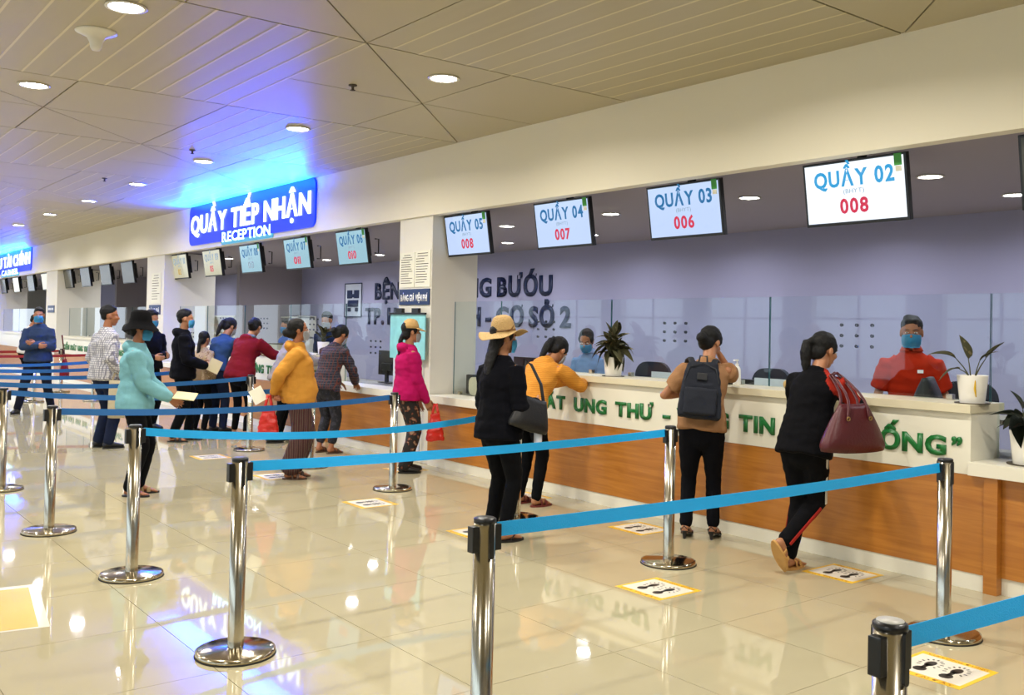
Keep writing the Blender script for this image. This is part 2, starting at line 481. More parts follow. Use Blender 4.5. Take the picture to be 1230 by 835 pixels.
while yy < 45:
    wi += 1
    b = bmesh.new(); bx(b, -9.33, -9.27, yy, yy + 2.6, 0.4, 0.46); bx(b, -9.33, -9.27, yy, yy + 2.6, 1.9, 1.95); bx(b, -9.33, -9.27, yy + 1.27, yy + 1.33, 0.4, 3.0)
    wf = mesh_obj('window_%d' % wi, b, MT['winframe']); tag(wf, kind='structure')
    box('pane', -9.305, -9.295, yy, yy + 2.6, 0.46, 3.0, MT['glass'], wf)
    yy += 3.5
COLS = [(8.89, 9.58, 0.62), (17.9, 18.9, 0.97), (26.1, 27.25, 1.05), (34.6, 35.6, 1.0), (0.2, 0.9, 0.62)]
for y0, y1, dp in COLS:
    c = box('column', XC + 0.03, XC + 0.03 + dp, y0, y1, 0, ZH + 0.04, MT['column'], bev=0.008); tag(c, kind='structure')
# full-height partitions that close the space behind the far counters
for y0, x0 in ((18.9, 8.3), (27.25, 8.0)):
    p = box('wall_partition', x0, 9.8, y0 + 1.6, y0 + 1.75, 0, ZI, MT['inner']); tag(p, kind='structure')

# ------------------------------------------------------------------ downlights
def area_lamp(name, loc, power, size, color, parent, rot=(0, 0, 0), shape='DISK', sy=None, spread=160):
    l = bpy.data.lights.new(name, 'AREA'); l.shape = shape; l.size = size; l.energy = power; l.color = color
    if sy: l.size_y = sy
    l.spread = radians(spread)
    o = bpy.data.objects.new(name, l); o.location = loc; o.rotation_euler = rot; link(o, parent); return o

def lm(b, name):
    bmesh.ops.recalc_face_normals(b, faces=b.faces); me = bpy.data.meshes.new(name); b.to_mesh(me); b.free()
    me.polygons.foreach_set('use_smooth', [True] * len(me.polygons)); return me
b = bmesh.new(); lathe(b, [(0.105, 0.0), (0.125, -0.002), (0.128, -0.008), (0.108, -0.012), (0.1, -0.006), (0.105, 0.0)], n=28); trim_me = lm(b, 'trim_ring'); trim_me.materials.append(MT['lamptrim'])
b = bmesh.new(); lathe(b, [(0, -0.006), (0.101, -0.006), (0.101, -0.002), (0, -0.002)], n=28); diff_me = lm(b, 'diffuser'); diff_me.materials.append(MT['lampface'])
def downlight(x, y, z, power, color, label, group, sc=1.0):
    t = empty('downlight', (x, y, z), 0, label, 'ceiling light', group)
    t.scale = (sc, sc, 1)
    from_mesh('trim_ring', trim_me, t); from_mesh('diffuser', diff_me, t)
    if power: area_lamp('lamp', (0, 0, -0.02), power, 0.19, color, t)
ORD = ['nearest', 'second', 'third', 'fourth', 'fifth', 'sixth', 'seventh', 'eighth', 'ninth', 'tenth', 'eleventh', 'twelfth', 'thirteenth', 'fourteenth', 'fifteenth', 'sixteenth', 'seventeenth', 'eighteenth']
NEUT = (0.97, 0.96, 1.0)
WARM = (1.0, 0.945, 0.85)
for i in range(14):
    y = 3.66 + 2.62 * i
    if i > 5: y = 19.5 + (i - 6) * 2.8
    downlight(4.17, y, ZC, LAMP_W, WARM if i < 3 else NEUT, 'round white ceiling downlight, %s in the row along the cream header wall' % ORD[i], 'hall downlights by the header')
for i in range(12):
    y = 3.6 + 2.6 * i
    downlight(1.73, y, ZC, LAMP_W, WARM if i < 3 else NEUT, 'round white ceiling downlight, %s in the row above the left line of steel posts' % ORD[i], 'hall downlights over the queue')
for i in range(7):
    downlight(-2.5, 0.8 + 5 * i, ZC, LAMP_W * 2, WARM, 'round white ceiling downlight, %s in the row over the open hall' % ORD[i], 'hall downlights over the open floor')
downlight(1.73, -1.5, ZC, LAMP_W, WARM, 'round white ceiling downlight behind the visitor end of the queue', 'hall downlights over the queue')
downlight(4.17, -1.5, ZC, LAMP_W, WARM, 'round white ceiling downlight behind the last counter window', 'hall downlights by the header')
downlight(4.17, 1.05, ZC, LAMP_W, WARM, 'round white ceiling downlight just out of view above the last counter window', 'hall downlights by the header')
COOL = (0.86, 0.89, 1.0)
YS = [2.1, 3.97, 5.75, 7.63, 9.5, 11.35, 13.25, 15.12, 17.2, 18.6, 23.0, 25.2, 31.0, 33]
for i, y in enumerate(YS):
    downlight(7.3, y, ZI, LAMP_IN_W, COOL, 'small recessed downlight behind the counters, %s in the front row' % ORD[i], 'downlights behind the counters, front row', 0.85)
    downlight(8.74, y, ZI, LAMP_IN_W, COOL, 'small recessed downlight behind the counters, %s in the rear row' % ORD[i], 'downlights behind the counters, rear row', 0.85)

# ceiling speaker, sprinklers
b = bmesh.new(); lathe(b, [(0, 0), (0.135, 0), (0.135, -0.006), (0.11, -0.016), (0.06, -0.04), (0.042, -0.075), (0.036, -0.11), (0.025, -0.128), (0, -0.132)], n=32)
o = mesh_obj('ceiling_horn', b, MT['lamptrim'], smooth=True); o.location = (1.73, 6.88, ZC)
tag(o, 'white trumpet-shaped ceiling antenna hanging point down at top left', 'antenna')
for (x, y, lb) in ((3.74, 6.97, 'nearest of the small brass sprinkler heads, above the second screen row'), (3.8, 10.86, 'middle small sprinkler head, beside the blue glow on the ceiling'), (3.66, 13.91, 'farthest small sprinkler head on the left ceiling')):
    t = empty('sprinkler', (x, y, ZC), 0, lb, 'sprinkler')
    b = bmesh.new(); lathe(b, [(0, 0), (0.035, 0), (0.035, -0.008), (0.012, -0.012), (0.01, -0.04), (0, -0.042)], n=12); mesh_obj('body', b, MT['ink'], t, True)
    b = bmesh.new(); lathe(b, [(0, -0.04), (0.022, -0.042), (0.022, -0.046), (0, -0.048)], n=12); mesh_obj('deflector', b, MT['ink'], t, True)

# ------------------------------------------------------------------ lit signs on the header
def lit_sign(label, line1, y1, w1, z1, cap1, line2, y2, w2, z2, cap2):
    t = empty('lit_sign', (XC, y1, z1), 0, label, 'sign')
    inv = Matrix.Translation((-XC, -y1, -z1))
    x = 0.0
    words = line1.split(' ')
    b = bmesh.new(); rbox(b, w1 + 0.22, cap1 + 0.36, 0.12, 0.004, 0.03, w1 / 2, cap1 / 2 + 0.0)
    mesh_obj('blue_backing', b, MT['sign_blue'], t, matrix=inv @ wallM(XC, y1, z1))
    text(line1, w1, cap1, inv @ wallM(XC - 0.035, y1, z1), MT['sign_face'], t, 0.012, 0.028)
    b = bmesh.new(); rbox(b, w2 + 0.12, cap2 + 0.08, 0.04, 0.004, 0.02, w2 / 2, cap2 / 2)
    mesh_obj('teal_backing', b, MT['sign_teal'], t, matrix=inv @ wallM(XC, y2, z2))
    text(line2, w2, cap2, inv @ wallM(XC - 0.022, y2, z2), MT['sign_cyan'], t, 0.01, 0.015)
    n = 3
    for i in range(n):
        yy = y1 - w1 * (i + 0.5) / n
        area_lamp('sign_lamp', (-0.16, yy - y1, 0.22), GLOW_W / n, 0.12, (0.0, 0.055, 1.0), t, rot=(0, radians(180 - 25), 0), shape='RECTANGLE', sy=w1 / n, spread=180)
    return t
lit_sign('blue lit channel-letter sign QUẦY TIẾP NHẬN over RECEPTION on the cream header', 'QUẦY TIẾP NHẬN', 16.34, 4.56, 3.0, 0.31, 'RECEPTION', 14.94, 1.85, 2.8, 0.155)
lit_sign('blue lit sign ending TÀI CHÍNH at the far left end of the header', 'THU TÀI CHÍNH', 34.4, 5.4, 3.03, 0.33, 'CASHIER', 33.0, 2.4, 2.80, 0.16)

# ------------------------------------------------------------------ screens
def screen(yc, title, num, face, tcol, ncol, label, far=False, group='queue number screens', boxy=True):
    t = empty('queue_screen', (XC + 0.16, yc, 2.745), 0, label, 'screen', group)
    w, hh = 0.80, 0.455
    M = Matrix.Translation((0, 0, 0)) @ wallM(0, 0, 0, 9)
    b = bmesh.new(); bx(b, -w / 2, w / 2, -hh, 0, -0.045, 0, 0, 0.006)
    mesh_obj('casing', b, MT['black'], t, matrix=M)
    b = bmesh.new(); bx(b, -w / 2 + 0.018, w / 2 - 0.018, -hh + 0.022, -0.018, 0, 0.0015)
    mesh_obj('display', b, face, t, matrix=M)
    if title:
        text(title, 0.62, 0.115, M @ Matrix.Translation((-0.31, -0.185, 0.002)), tcol, t, 0.001, 0.03, False, 'counter_title', space=0.3)
        text('(BHYT)', 0.16, 0.03, M @ Matrix.Translation((-0.08, -0.235, 0.002)), MT['txt_grey'], t, 0.001, 0.0, False, 'small_print')
    if num:
        text(num, 0.22 if len(num) > 2 else 0.15, 0.105, M @ Matrix.Translation((-0.115, -0.375, 0.002)), ncol, t, 0.001, 0.034, False, 'queue_number')
    if title and not far:
        b = bmesh.new(); bx(b, 0.315, 0.37, -0.085, -0.005, 0.002, 0.004); mesh_obj('green_sticker', b, MT['sticker_green'], t, matrix=M)
        b = bmesh.new(); bx(b, 0.322, 0.365, -0.125, -0.088, 0.002, 0.004); mesh_obj('white_sticker', b, MT['paper'], t, matrix=M)
    b = bmesh.new(); bx(b, -0.06, 0.06, -0.3, -0.1, -0.085, -0.045); mesh_obj('wall_plate', b, MT['black'], t, matrix=M)
    b = bmesh.new(); bx(b, 0.1, 0.16, -0.02, 0.02, -0.14, 0.055)
    bx(b, 0.09, 0.17, -0.05, 0.05, 0.045, 0.055); mesh_obj('hanging_bracket', b, MT['black'], t)
    b = bmesh.new(); bx(b, -0.3, 0.3, -0.36, -0.05, -0.115, -0.085, 0, 0.01); mesh_obj('rear_housing', b, MT['black'], t, matrix=M)
    if yc > 10:
        b = bmesh.new(); tube(b, [(0.2, -0.32, -0.12), (0.25, -0.32, -0.12), (0.25, -0.32, -0.3), (0.2, -0.32, -0.3)], [0.009] * 4, 6); mesh_obj('carry_loop', b, MT['black'], t, True)
    return t
S = MT
screen(2.28, None, None, S['scr_off'], None, None, 'dark switched-off screen cut by the right edge of the picture')
screen(3.80, 'QUẦY 02', '008', S['scr_white'], S['txt_cyan'], S['txt_red'], 'bright white screen reading QUẦY 02 and 008')
screen(5.37, 'QUẦY 03', '006', S['scr_blue'], S['txt_blue'], S['txt_red'], 'pale blue screen reading QUẦY 03 and 006, beside the brightest white screen')
screen(6.90, 'QUẦY 04', '007', S['scr_blue'], S['txt_blue'], S['txt_red'], 'pale blue screen reading QUẦY 04 and 007, right of the one by the column')
screen(8.47, 'QUẦY 05', '008', S['scr_blue'], S['txt_blue'], S['txt_red'], 'pale blue screen reading QUẦY 05 and 008 beside the column')
screen(11.05, 'QUẦY 06', '010', S['scr_cyan'], S['txt_blue'], S['txt_red'], 'screen reading QUẦY 06 and 010, largest under the lit sign')
screen(12.67, 'QUẦY 07', '011', S['scr_cyan'], S['txt_blue'], S['txt_red'], 'screen reading QUẦY 07 and 011, middle one under the lit sign')
screen(14.32, 'QUẦY 08', '013', S['scr_cyan'], S['txt_blue'], S['txt_grey'], 'bluish screen reading QUẦY 08 and 013 beside the cream screens')
screen(15.95, 'QUẦY 09', '05', S['scr_cream'], S['txt_grey'], S['txt_red'], 'washed-out cream screen with a red 05, QUẦY 09', True)
screen(17.55, 'QUẦY 10', '02', S['scr_cream'], S['txt_grey'], S['txt_yel'], 'washed-out cream screen with a yellow number beside the second column', True)
for i, (y, l) in enumerate(((20.75, 'grey switched-off screen nearest the second column'), (22.4, 'second grey switched-off screen left of the second column'),
                            (24.1, 'third grey switched-off screen left of the second column'), (25.75, 'grey switched-off screen nearest the third column'))):
    screen(y, None, None, S['scr_off'], None, None, l, True, 'dark screens')
for y, f, l in ((28.2, 'scr_cream', 'pale screen just left of the third column'), (30.0, 'scr_off', 'grey screen second left of the third column'), (32.0, 'scr_cream', 'pale screen third left of the third column'), (34.0, 'scr_off', 'dark screen at the far left end of the header')):
    screen(y, None, None, S[f], None, None, l, True, 'dark screens')

# ------------------------------------------------------------------ wall lettering and emblem
t = empty('wall_lettering', (9.8, 17, 1.9), 0, 'navy raised lettering BỆNH VIỆN UNG BƯỚU, upper line on the back wall', 'lettering')
inv = Matrix.Translation((-9.8, -17, -1.9))
text('BỆNH VIỆN UNG BƯỚU', 17.1 - 11.53, 0.335, inv @ wallM(9.798, 17.1, 2.04), MT['navy'], t, 0.015, 0.036, gap=0.085, space=0.26)
t = empty('wall_lettering', (9.8, 17, 1.6), 0, 'navy raised lettering TP. HỒ CHÍ MINH - CƠ SỞ 2, lower line', 'lettering')
inv = Matrix.Translation((-9.8, -17, -1.6))
text('TP. HỒ CHÍ MINH - CƠ SỞ 2', 17.48 - 11.08, 0.335, inv @ wallM(9.798, 17.48, 1.54), MT['navy'], t, 0.015, 0.036, gap=0.085, space=0.2)
t = empty('emblem', (9.8, 18.0, 1.7), 0, 'navy framed emblem plaque beside the raised wall lettering', 'plaque')
EM = wallM(-0.004, 0, 0)
b = bmesh.new(); rbox(b, 0.74, 0.72, 0.05, 0, 0.01, 0, 0.34); mesh_obj('plate', b, MT['acrylic'], t, matrix=EM)
b = bmesh.new()
for x0, x1, y0, y1 in ((-0.37, 0.37, 0.68, 0.7), (-0.37, 0.37, -0.02, 0.0), (-0.37, -0.35, 0, 0.7), (0.35, 0.37, 0, 0.7)): bx(b, x0, x1, y0, y1, 0.01, 0.02)
mesh_obj('frame', b, MT['navy'], t, matrix=EM)
b = bmesh.new()
for cx_ in (-0.15, 0.15):
    bx(b, cx_ - 0.1, cx_ + 0.1, 0.38, 0.55, 0.01, 0.025, 0, 0.004)
bx(b, -0.05, 0.05, 0.4, 0.47, 0.01, 0.025); bx(b, -0.22, 0.22, 0.2, 0.34, 0.01, 0.025); bx(b, -0.22, -0.1, 0.1, 0.18, 0.01, 0.025); bx(b, 0.1, 0.22, 0.1, 0.18, 0.01, 0.025)
mesh_obj('device', b, MT['navy'], t, matrix=EM)

# ------------------------------------------------------------------ column notices
def notice(yl, yr, z0, z1, label, rows, seed):
    t = empty('notice_sheet', (XC + 0.028, (yl + yr) / 2, z0), 0, label, 'notice')
    w = yl - yr; hh = z1 - z0; M = wallM(0, w / 2, 0)
    b = bmesh.new(); bx(b, 0, w, 0, hh, 0, 0.006); mesh_obj('sheet', b, MT['paper'], t, matrix=M)
    rr = random.Random(seed); b = bmesh.new()
    for i in range(rows):
        y = hh * (0.93 - 0.86 * i / rows); l = w * rr.uniform(0.5, 0.85)
        x0 = w * 0.08 if i > 1 else w * 0.5 - l * 0.4
        bx(b, x0, x0 + (l if i > 1 else l * 0.8), y - hh * 0.018, y, 0.0065, 0.0075)
    mesh_obj('printed_lines', b, MT['ink'], t, matrix=M)
notice(9.55, 9.24, 1.96, 2.36, 'left of the two paper price sheets on the first column', 13, 1)
notice(9.23, 8.91, 1.96, 2.37, 'right of the two paper price sheets on the first column', 12, 2)
notice(18.6, 18.05, 1.85, 2.42, 'white notice sheets on the second column', 10, 3)
def colsign(yl, yr, z0, z1, txt, label):
    t = empty('column_sign', (XC + 0.028, (yl + yr) / 2, z0), 0, label, 'sign')
    w = yl - yr; M = wallM(0, w / 2, 0)
    b = bmesh.new(); bx(b, 0, w, 0, z1 - z0, 0, 0.012, 0, 0.003); mesh_obj('panel', b, MT['navy_sign'], t, matrix=M)
    if txt: text(txt, w * 0.88, (z1 - z0) * 0.42, M @ Matrix.Translation((w * 0.06, (z1 - z0) * 0.22, 0.0125)), MT['white'], t, 0.002, 0.03, False, 'lettering')
    else:
        b = bmesh.new()
        for i in range(5): bx(b, w * (0.1 + 0.17 * i), w * (0.2 + 0.17 * i), (z1 - z0) * 0.35, (z1 - z0) * 0.65, 0.0125, 0.014)
        mesh_obj('white_marks', b, MT['white'], t, matrix=M)
colsign(9.55, 8.91, 1.76, 1.94, 'BẢNG GIÁ VIỆN PHÍ', 'navy sign BẢNG GIÁ VIỆN PHÍ under the price sheets on the first column')
colsign(18.7, 18.05, 1.64, 1.82, 'BẢNG GIÁ', 'small navy sign on the second column')
colsign(27.0, 26.3, 1.68, 1.86, None, 'small navy sign on the third column')
t = empty('teal_board', (XC - 0.02, 9.28, 1.15), 0, 'pale teal framed board on the first column behind the magenta jacket', 'board')
M = wallM(0, 0.37, 0)
b = bmesh.new(); bx(b, 0, 0.74, 0, 0.5, 0, 0.012, 0, 0.003); mesh_obj('board_face', b, MT['teal'], t, matrix=M)
b = bmesh.new(); bx(b, -0.01, 0.75, 0.5, 0.52, 0, 0.03)
for x in (0.16, 0.5): bx(b, x, x + 0.13, 0.52, 0.57, 0.0, 0.04)
mesh_obj('clips', b, MT['black'], t, matrix=M)
b = bmesh.new(); bx(b, 0.08, 0.12, -1.1, 0, -0.005, 0.01); bx(b, 0.62, 0.66, -1.1, 0, -0.005, 0.01); mesh_obj('board_stand', b, MT['acrylic'], t, matrix=M)

# ------------------------------------------------------------------ counters
def counter(y0, y1, b0, b1, label, words):
    t = empty('reception_counter', (XC, (y0 + y1) / 2, 0), 0, label, 'counter', 'long reception counters')
    yc = (y0 + y1) / 2
    def B(name, x0, x1, ya, yb, z0, z1, mt, bev=0.0):
        return box(name, x0 - XC, x1 - XC, ya - yc, yb - yc, z0, z1, mt, t, bev)
    B('plinth', XC + 0.005, XC + 0.05, b0 - 0.09, b1, 0, 0.1, MT['white_lam'])
    B('plinth', XC + 0.04, XC + 0.08, y0, b0 - 0.171, 0, 0.1, MT['white_lam'])
    B('plinth', XC + 0.005, XC + 0.05, b1, y1, 0, 0.1, MT['white_lam'])
    n = max(1, round((b1 - b0) / 2.4)); s = (b1 - b0) / n
    for i in range(n): B('front_panel', XC, XC + 0.03, b0 + i * s + (0.0008 if i else 0), b0 + (i + 1) * s - 0.0008, 0.1, 0.69, MT['wood'])
    B('front_panel', XC + 0.03, XC + 0.06, y0, b0 - 0.171, 0.1, 0.69, MT['wood'])
    B('front_panel', XC, XC + 0.03, b1, y1, 0.1, 0.69, MT['wood'])
    B('pilaster', XC - 0.02, XC + 0.06, b0 - 0.17, b0 - 0.09, 0.0, 0.69, MT['wood'], 0.002)
    B('pilaster_infill', XC + 0.0, XC + 0.04, b0 - 0.09, b0, 0.1, 0.69, MT['wood'])
    for ya, yb in ((y0, b0), (b1, y1)):
        B('low_ledge', XC - 0.04, XC + 0.36, ya, yb, 0.69, 0.77, MT['white_lam'], 0.003)
    B('raised_fascia', XC - 0.005, XC + 0.02, b0, b1, 0.69, 1.06, MT['white_lam'])
    B('end_panel', XC + 0.02, XC + 0.36, b0, b0 + 0.02, 0.69, 1.06, MT['white_lam'])
    B('end_panel', XC + 0.02, XC + 0.36, b1 - 0.02, b1, 0.69, 1.06, MT['white_lam'])
    B('raised_top', XC - 0.035, XC + 0.4, b0 - 0.01, b1 + 0.01, 1.06, 1.112, MT['cream_lam'], 0.003)
    B('work_desk', XC + 0.36, XC + 0.92, y0, y1, 0.7, 0.76, MT['desk'])
    for (w, yl, yr) in words:
        inv = Matrix.Translation((-XC, -yc, 0))
        text(w, (yl - yr), 0.125, inv @ wallM(XC - 0.004, yl, 0.785), MT['green'], t, 0.012, 0.04)
    return t
W1 = [('KIỂM', 7.75, 7.2), ('SOÁT', 7.1, 6.575), ('UNG', 6.45, 6.03), ('THƯ', 5.92, 5.48), ('-', 5.37, 5.29), ('VỮNG', 5.22, 4.70), ('TIN', 4.60, 4.28), ('CUỘC', 4.18, 3.66), ('SỐNG', 3.56, 3.01), ('”', 2.975, 2.91)]
counter(0.95, 8.86, 2.86, 7.84, 'nearest long counter with orange wood front and green slogan ending SỐNG', W1)
D2 = 8.55
counter(9.6, 17.88, 2.86 + D2, 7.84 + D2, 'second long counter between the first and second columns, hidden behind the leaning visitors', [(w, a + D2, b_ + D2) for w, a, b_ in W1])
counter(18.95, 26.08, 20.0, 25.2, 'third long counter left of the second column, behind the far queue', [(w, 22.6 + (a - 5.33) * 1.04, 22.6 + (b_ - 5.33) * 1.04) for w, a, b_ in W1])
counter(27.3, 34.55, 28.6, 33.4, 'farthest counter at the left edge of the picture', [])

# ------------------------------------------------------------------ glass screens with speaking holes
def glass_run(edges, low, hz, tagname):
    for i, (a, b_) in enumerate(zip(edges, edges[1:])):
        zb = 0.772 if (a < low[0] - 0.01 or b_ > low[1] + 0.2) else 1.113
        t = empty('glass_screen', (6.1, (a + b_) / 2, zb), 0, '%s clear glass screen panel on the %s' % (ORD[i], tagname), 'glass panel', 'glass screens on the %s' % tagname)
        L = (b_ - a) / 2 - 0.004
        fs = bmesh.new(); bx(fs, -0.006, 0.006, -L, L, 0, 1.8 - zb)
        for f in fs.faces:
            if abs(f.calc_center_median().x) < 0.003 and abs(f.calc_center_median().z) >= 0: f.material_index = 1
        mesh_obj('pane', fs, [MT['glass'], MT['glass_edge']], t)
        if hz and L > 0.5:
            z0 = 1.59 - zb if zb > 1 else 1.32 - zb
            for r in range(3):
                for c in range(3):
                    hb = bmesh.new(); lathe(hb, [(0.006, -0.0075), (0.012, -0.0075), (0.012, 0.0075), (0.006, 0.0075), (0.006, -0.0075)], n=12)
                    o = mesh_obj('speaking_hole', hb, MT['hole'], t, matrix=Matrix.Rotation(radians(90), 4, 'Y'))
                    o.location = (0, (c - 1) * 0.12 + 0.1, z0 - r * 0.075)
        for yy in (-L * 0.7, L * 0.7):
            hb = bmesh.new(); bx(hb, -0.02, 0.02, yy - 0.02, yy + 0.02, 0, 0.035); mesh_obj('clamp', hb, MT['steel'], t)
glass_run([1.0, 2.905, 4.59, 6.34, 8.0, 8.86], (2.86, 7.84), True, 'nearest counter')
glass_run([9.62, 11.4, 13.1, 14.8, 16.45, 17.86], (2.86 + D2, 7.84 + D2), True, 'second counter')
glass_run([18.97, 20.8, 22.6, 24.4, 26.05], (20.0, 25.2), False, 'third counter')
glass_run([27.3, 29.7, 32.1, 34.5], (28.6, 33.4), False, 'farthest counter')

# ------------------------------------------------------------------ stanchions and belts
b = bmesh.new(); lathe(b, [(0, 0.035), (0.045, 0.035), (0.06, 0.033), (0.165, 0.026), (0.178, 0.022), (0.18, 0.006), (0.178, 0.004), (0, 0.004)], n=48)
base_me = lm(b, 'base_plate'); base_me.materials.append(MT['steel_base'])
b = bmesh.new(); lathe(b, [(0, 0.005), (0.182, 0.005), (0.183, 0.0), (0, 0.0)], n=48); rub_me = lm(b, 'base_rim'); rub_me.materials.append(MT['rubber'])
b = bmesh.new(); lathe(b, [(0.036, 0.03), (0.036, 0.888), (0.034, 0.888), (0.034, 0.03), (0.036, 0.03)], n=32); post_me = lm(b, 'post'); post_me.materials.append(MT['steel'])
b = bmesh.new(); lathe(b, [(0, 0.9), (0.031, 0.9), (0.037, 0.896), (0.0375, 0.884), (0.034, 0.882), (0, 0.882)], n=32); cap_me = lm(b, 'cap'); cap_me.materials.append(MT['black'])
b = bmesh.new(); lathe(b, [(0, 0.9025), (0.029, 0.9025), (0.029, 0.900), (0, 0.900)], n=32); disc_me = lm(b, 'cap_disc'); disc_me.materials.append(MT['captop'])
slot = bmesh.new(); rbox(slot, 0.016, 0.115, 0.007, 0.030, 0.042, 0, 0.828)
slot_me = bpy.data.meshes.new('belt_slot'); bmesh.ops.recalc_face_normals(slot, faces=slot.faces); slot.to_mesh(slot_me); slot.free()
slot_me.transform(Matrix(((0, 0, 1, 0), (1, 0, 0, 0), (0, 1, 0, 0), (0, 0, 0, 1)))); slot_me.materials.append(MT['black'])
b = bmesh.new(); bx(b, 0.03, 0.058, -0.016, 0.016, 0.79, 0.875, 0, 0.004); head_me = bpy.data.meshes.new('belt_head'); bmesh.ops.recalc_face_normals(b, faces=b.faces); b.to_mesh(b and head_me); b.free(); head_me.materials.append(MT['black'])

def stanchion(x, y, label, rot=0.0, pale=False):
    t = empty('barrier_post', (x, y, 0), rot, label, 'barrier post', 'steel belt barrier posts')
    from_mesh('base_plate', base_me, t); from_mesh('base_rim', rub_me, t); from_mesh('post', post_me, t); from_mesh('cap', cap_me, t)
    if pale: from_mesh('cap_disc', disc_me, t)
    for k in range(4):
        if k in (0, 2): o = from_mesh('belt_head', head_me, t)
        else: o = from_mesh('belt_slot', slot_me, t)
        o.rotation_euler = (0, 0, k * pi / 2)
    return t

def belt(t, x1, y1, z0=0.855, z1=0.855, sag=0.02, mt='belt', w=0.048, x0=None, y0=None):
    px, py = t.location.x, t.location.y
    if x0 is None: x0, y0 = px, py
    d = Vector((x1 - x0, y1 - y0, 0)); L = d.length; d.normalize()
    nrm = Vector((-d.y, d.x, 0)); n = 24; b = bmesh.new(); prev = None
    rz = Matrix.Rotation(-t.rotation_euler.z, 3, 'Z')
    for i in range(n + 1):
        u = i / n; c = Vector((x0 - px, y0 - py, 0)) + d * (0.05 + (L - 0.1) * u)
        zc = z0 + (z1 - z0) * u - sag * 4 * u * (1 - u)
        lean = 0.004 * sin(u * 7)
        ring = [b.verts.new(rz @ (c + nrm * (s * 0.0008 + (lean if q > 0 else -lean)) + Vector((0, 0, zc + q * w / 2)))) for s, q in ((1, -1), (1, 1), (-1, 1), (-1, -1))]
        if prev:
            for k in range(4): b.faces.new((prev[k], prev[(k + 1) % 4], ring[(k + 1) % 4], ring[k]))
        else: b.faces.new(ring)
        prev = ring
    b.faces.new(prev[::-1])
    return mesh_obj('belt', b, MT[mt], t)

LEFT = [(1.947, 1.137, 'nearest steel barrier post with pale cap disc, at the bottom right corner'),
        (1.875, 2.525, 'steel barrier post cut by the bottom edge, in front of the straw hat visitor'),
        (1.745, 4.25, 'steel barrier post standing on the blue reflection of the lit sign'),
        (1.76, 5.88, 'steel barrier post in front of the visitor in the black bucket hat'),
        (1.64, 7.42, 'steel barrier post left of the bucket hat visitor, leftmost whole post'),
        (1.69, 9.46, 'steel barrier post cut by the left edge of the picture')]
RIGHT = [(4.75, 1.0, 'steel barrier post out of frame at the lower right'),
         (4.78, 2.50, 'steel barrier post in front of the green word SỐNG'),
         (4.71, 4.32, 'steel barrier post behind the backpack visitor, middle of the picture'),
         (4.77, 6.01, 'steel barrier post hidden behind the straw hat visitor'),
         (4.64, 7.70, 'steel barrier post beside the magenta jacket visitor'),
         (4.62, 9.35, 'steel barrier post hidden behind the yellow sweater visitor'),
         (4.60, 10.94, 'slim steel barrier post behind the maroon jacket visitor')]
sags = [0.01, 0.012, 0.02, 0.09, 0.05, 0.08]
LP = [stanchion(x, y, l, atan2(RIGHT[i][1] - y, RIGHT[i][0] - x), pale=(i == 0)) for i, (x, y, l) in enumerate(LEFT)]
RP = [stanchion(x, y, l, pi + (atan2(y - LEFT[i][1], x - LEFT[i][0]) if i < 6 else 0)) for i, (x, y, l) in enumerate(RIGHT)]
for i, t in enumerate(LP):
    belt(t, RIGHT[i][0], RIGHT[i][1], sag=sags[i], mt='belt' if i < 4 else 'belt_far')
far = [(1.6, 11.0), (1.6, 12.7), (1.6, 14.4), (1.6, 16.2)]
fl = ['steel barrier post beyond the left edge, first of the far row', 'second far barrier post beyond the left edge', 'third far barrier post beyond the left edge', 'fourth far barrier post beyond the left edge']
fr = [(4.60, 10.94), (4.5, 12.7), (4.4, 14.4), (4.4, 16.2)]
for i, (x, y) in enumerate(far):
    p = stanchion(x, y, fl[i])
    if i:
        stanchion(fr[i][0], fr[i][1], ['', 'far barrier post between the black-clad and denim visitors', 'far barrier post behind the plaid shirt visitor', 'farthest barrier post, beside the visitor with folded arms'][i])
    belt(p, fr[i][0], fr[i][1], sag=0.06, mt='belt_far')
for i, (y, lb) in enumerate(((19.0, 'barrier post of the dark red belts, nearer one'), (21.5, 'barrier post of the dark red belts, farther one'))):
    p = stanchion(4.9, y, lb); belt(p, 1.5, y + 0.4, sag=0.03, mt='belt_red')
p = stanchion(3.9, 19.1, 'barrier post of the dark red belts, leftmost one')

# ------------------------------------------------------------------ floor stickers
def foot_shape(bm, cx_, cy_, ln, z, mi):
    # shoe print: heel pad, sole pad, sunray ticks (x along the foot)
    def blob(c, rx, ry, n=16):
        v = [bm.verts.new((c[0] + rx * cos(2 * pi * i / n), c[1] + ry * sin(2 * pi * i / n), z)) for i in range(n)]
        bm.faces.new(v).material_index = mi
    blob((cx_ - ln * 0.34, cy_), ln * 0.17, ln * 0.15)
    blob((cx_ + ln * 0.15, cy_), ln * 0.22, ln * 0.115)
    v = [bm.verts.new((cx_ + a, cy_ + c, z)) for a, c in ((-ln * .3, -ln * .05), (ln * .1, -ln * .06), (ln * .1, ln * .06), (-ln * .3, ln * .05))]
    bm.faces.new(v).material_index = mi
    for k in range(11):
        a = radians(-125 + 25 * k); c0 = Vector((cx_ + ln * 0.15, cy_))
        d = Vector((cos(a), sin(a))); pn = Vector((-d.y, d.x)) * ln * 0.022
        p0 = c0 + Vector((d.x * ln * 0.30, d.y * ln * 0.19)); p1 = c0 + Vector((d.x * ln * 0.39, d.y * ln * 0.27))
        bm.faces.new([bm.verts.new((*w, z)) for w in (p0 - pn, p1 - pn, p1 + pn, p0 + pn)]).material_index = mi
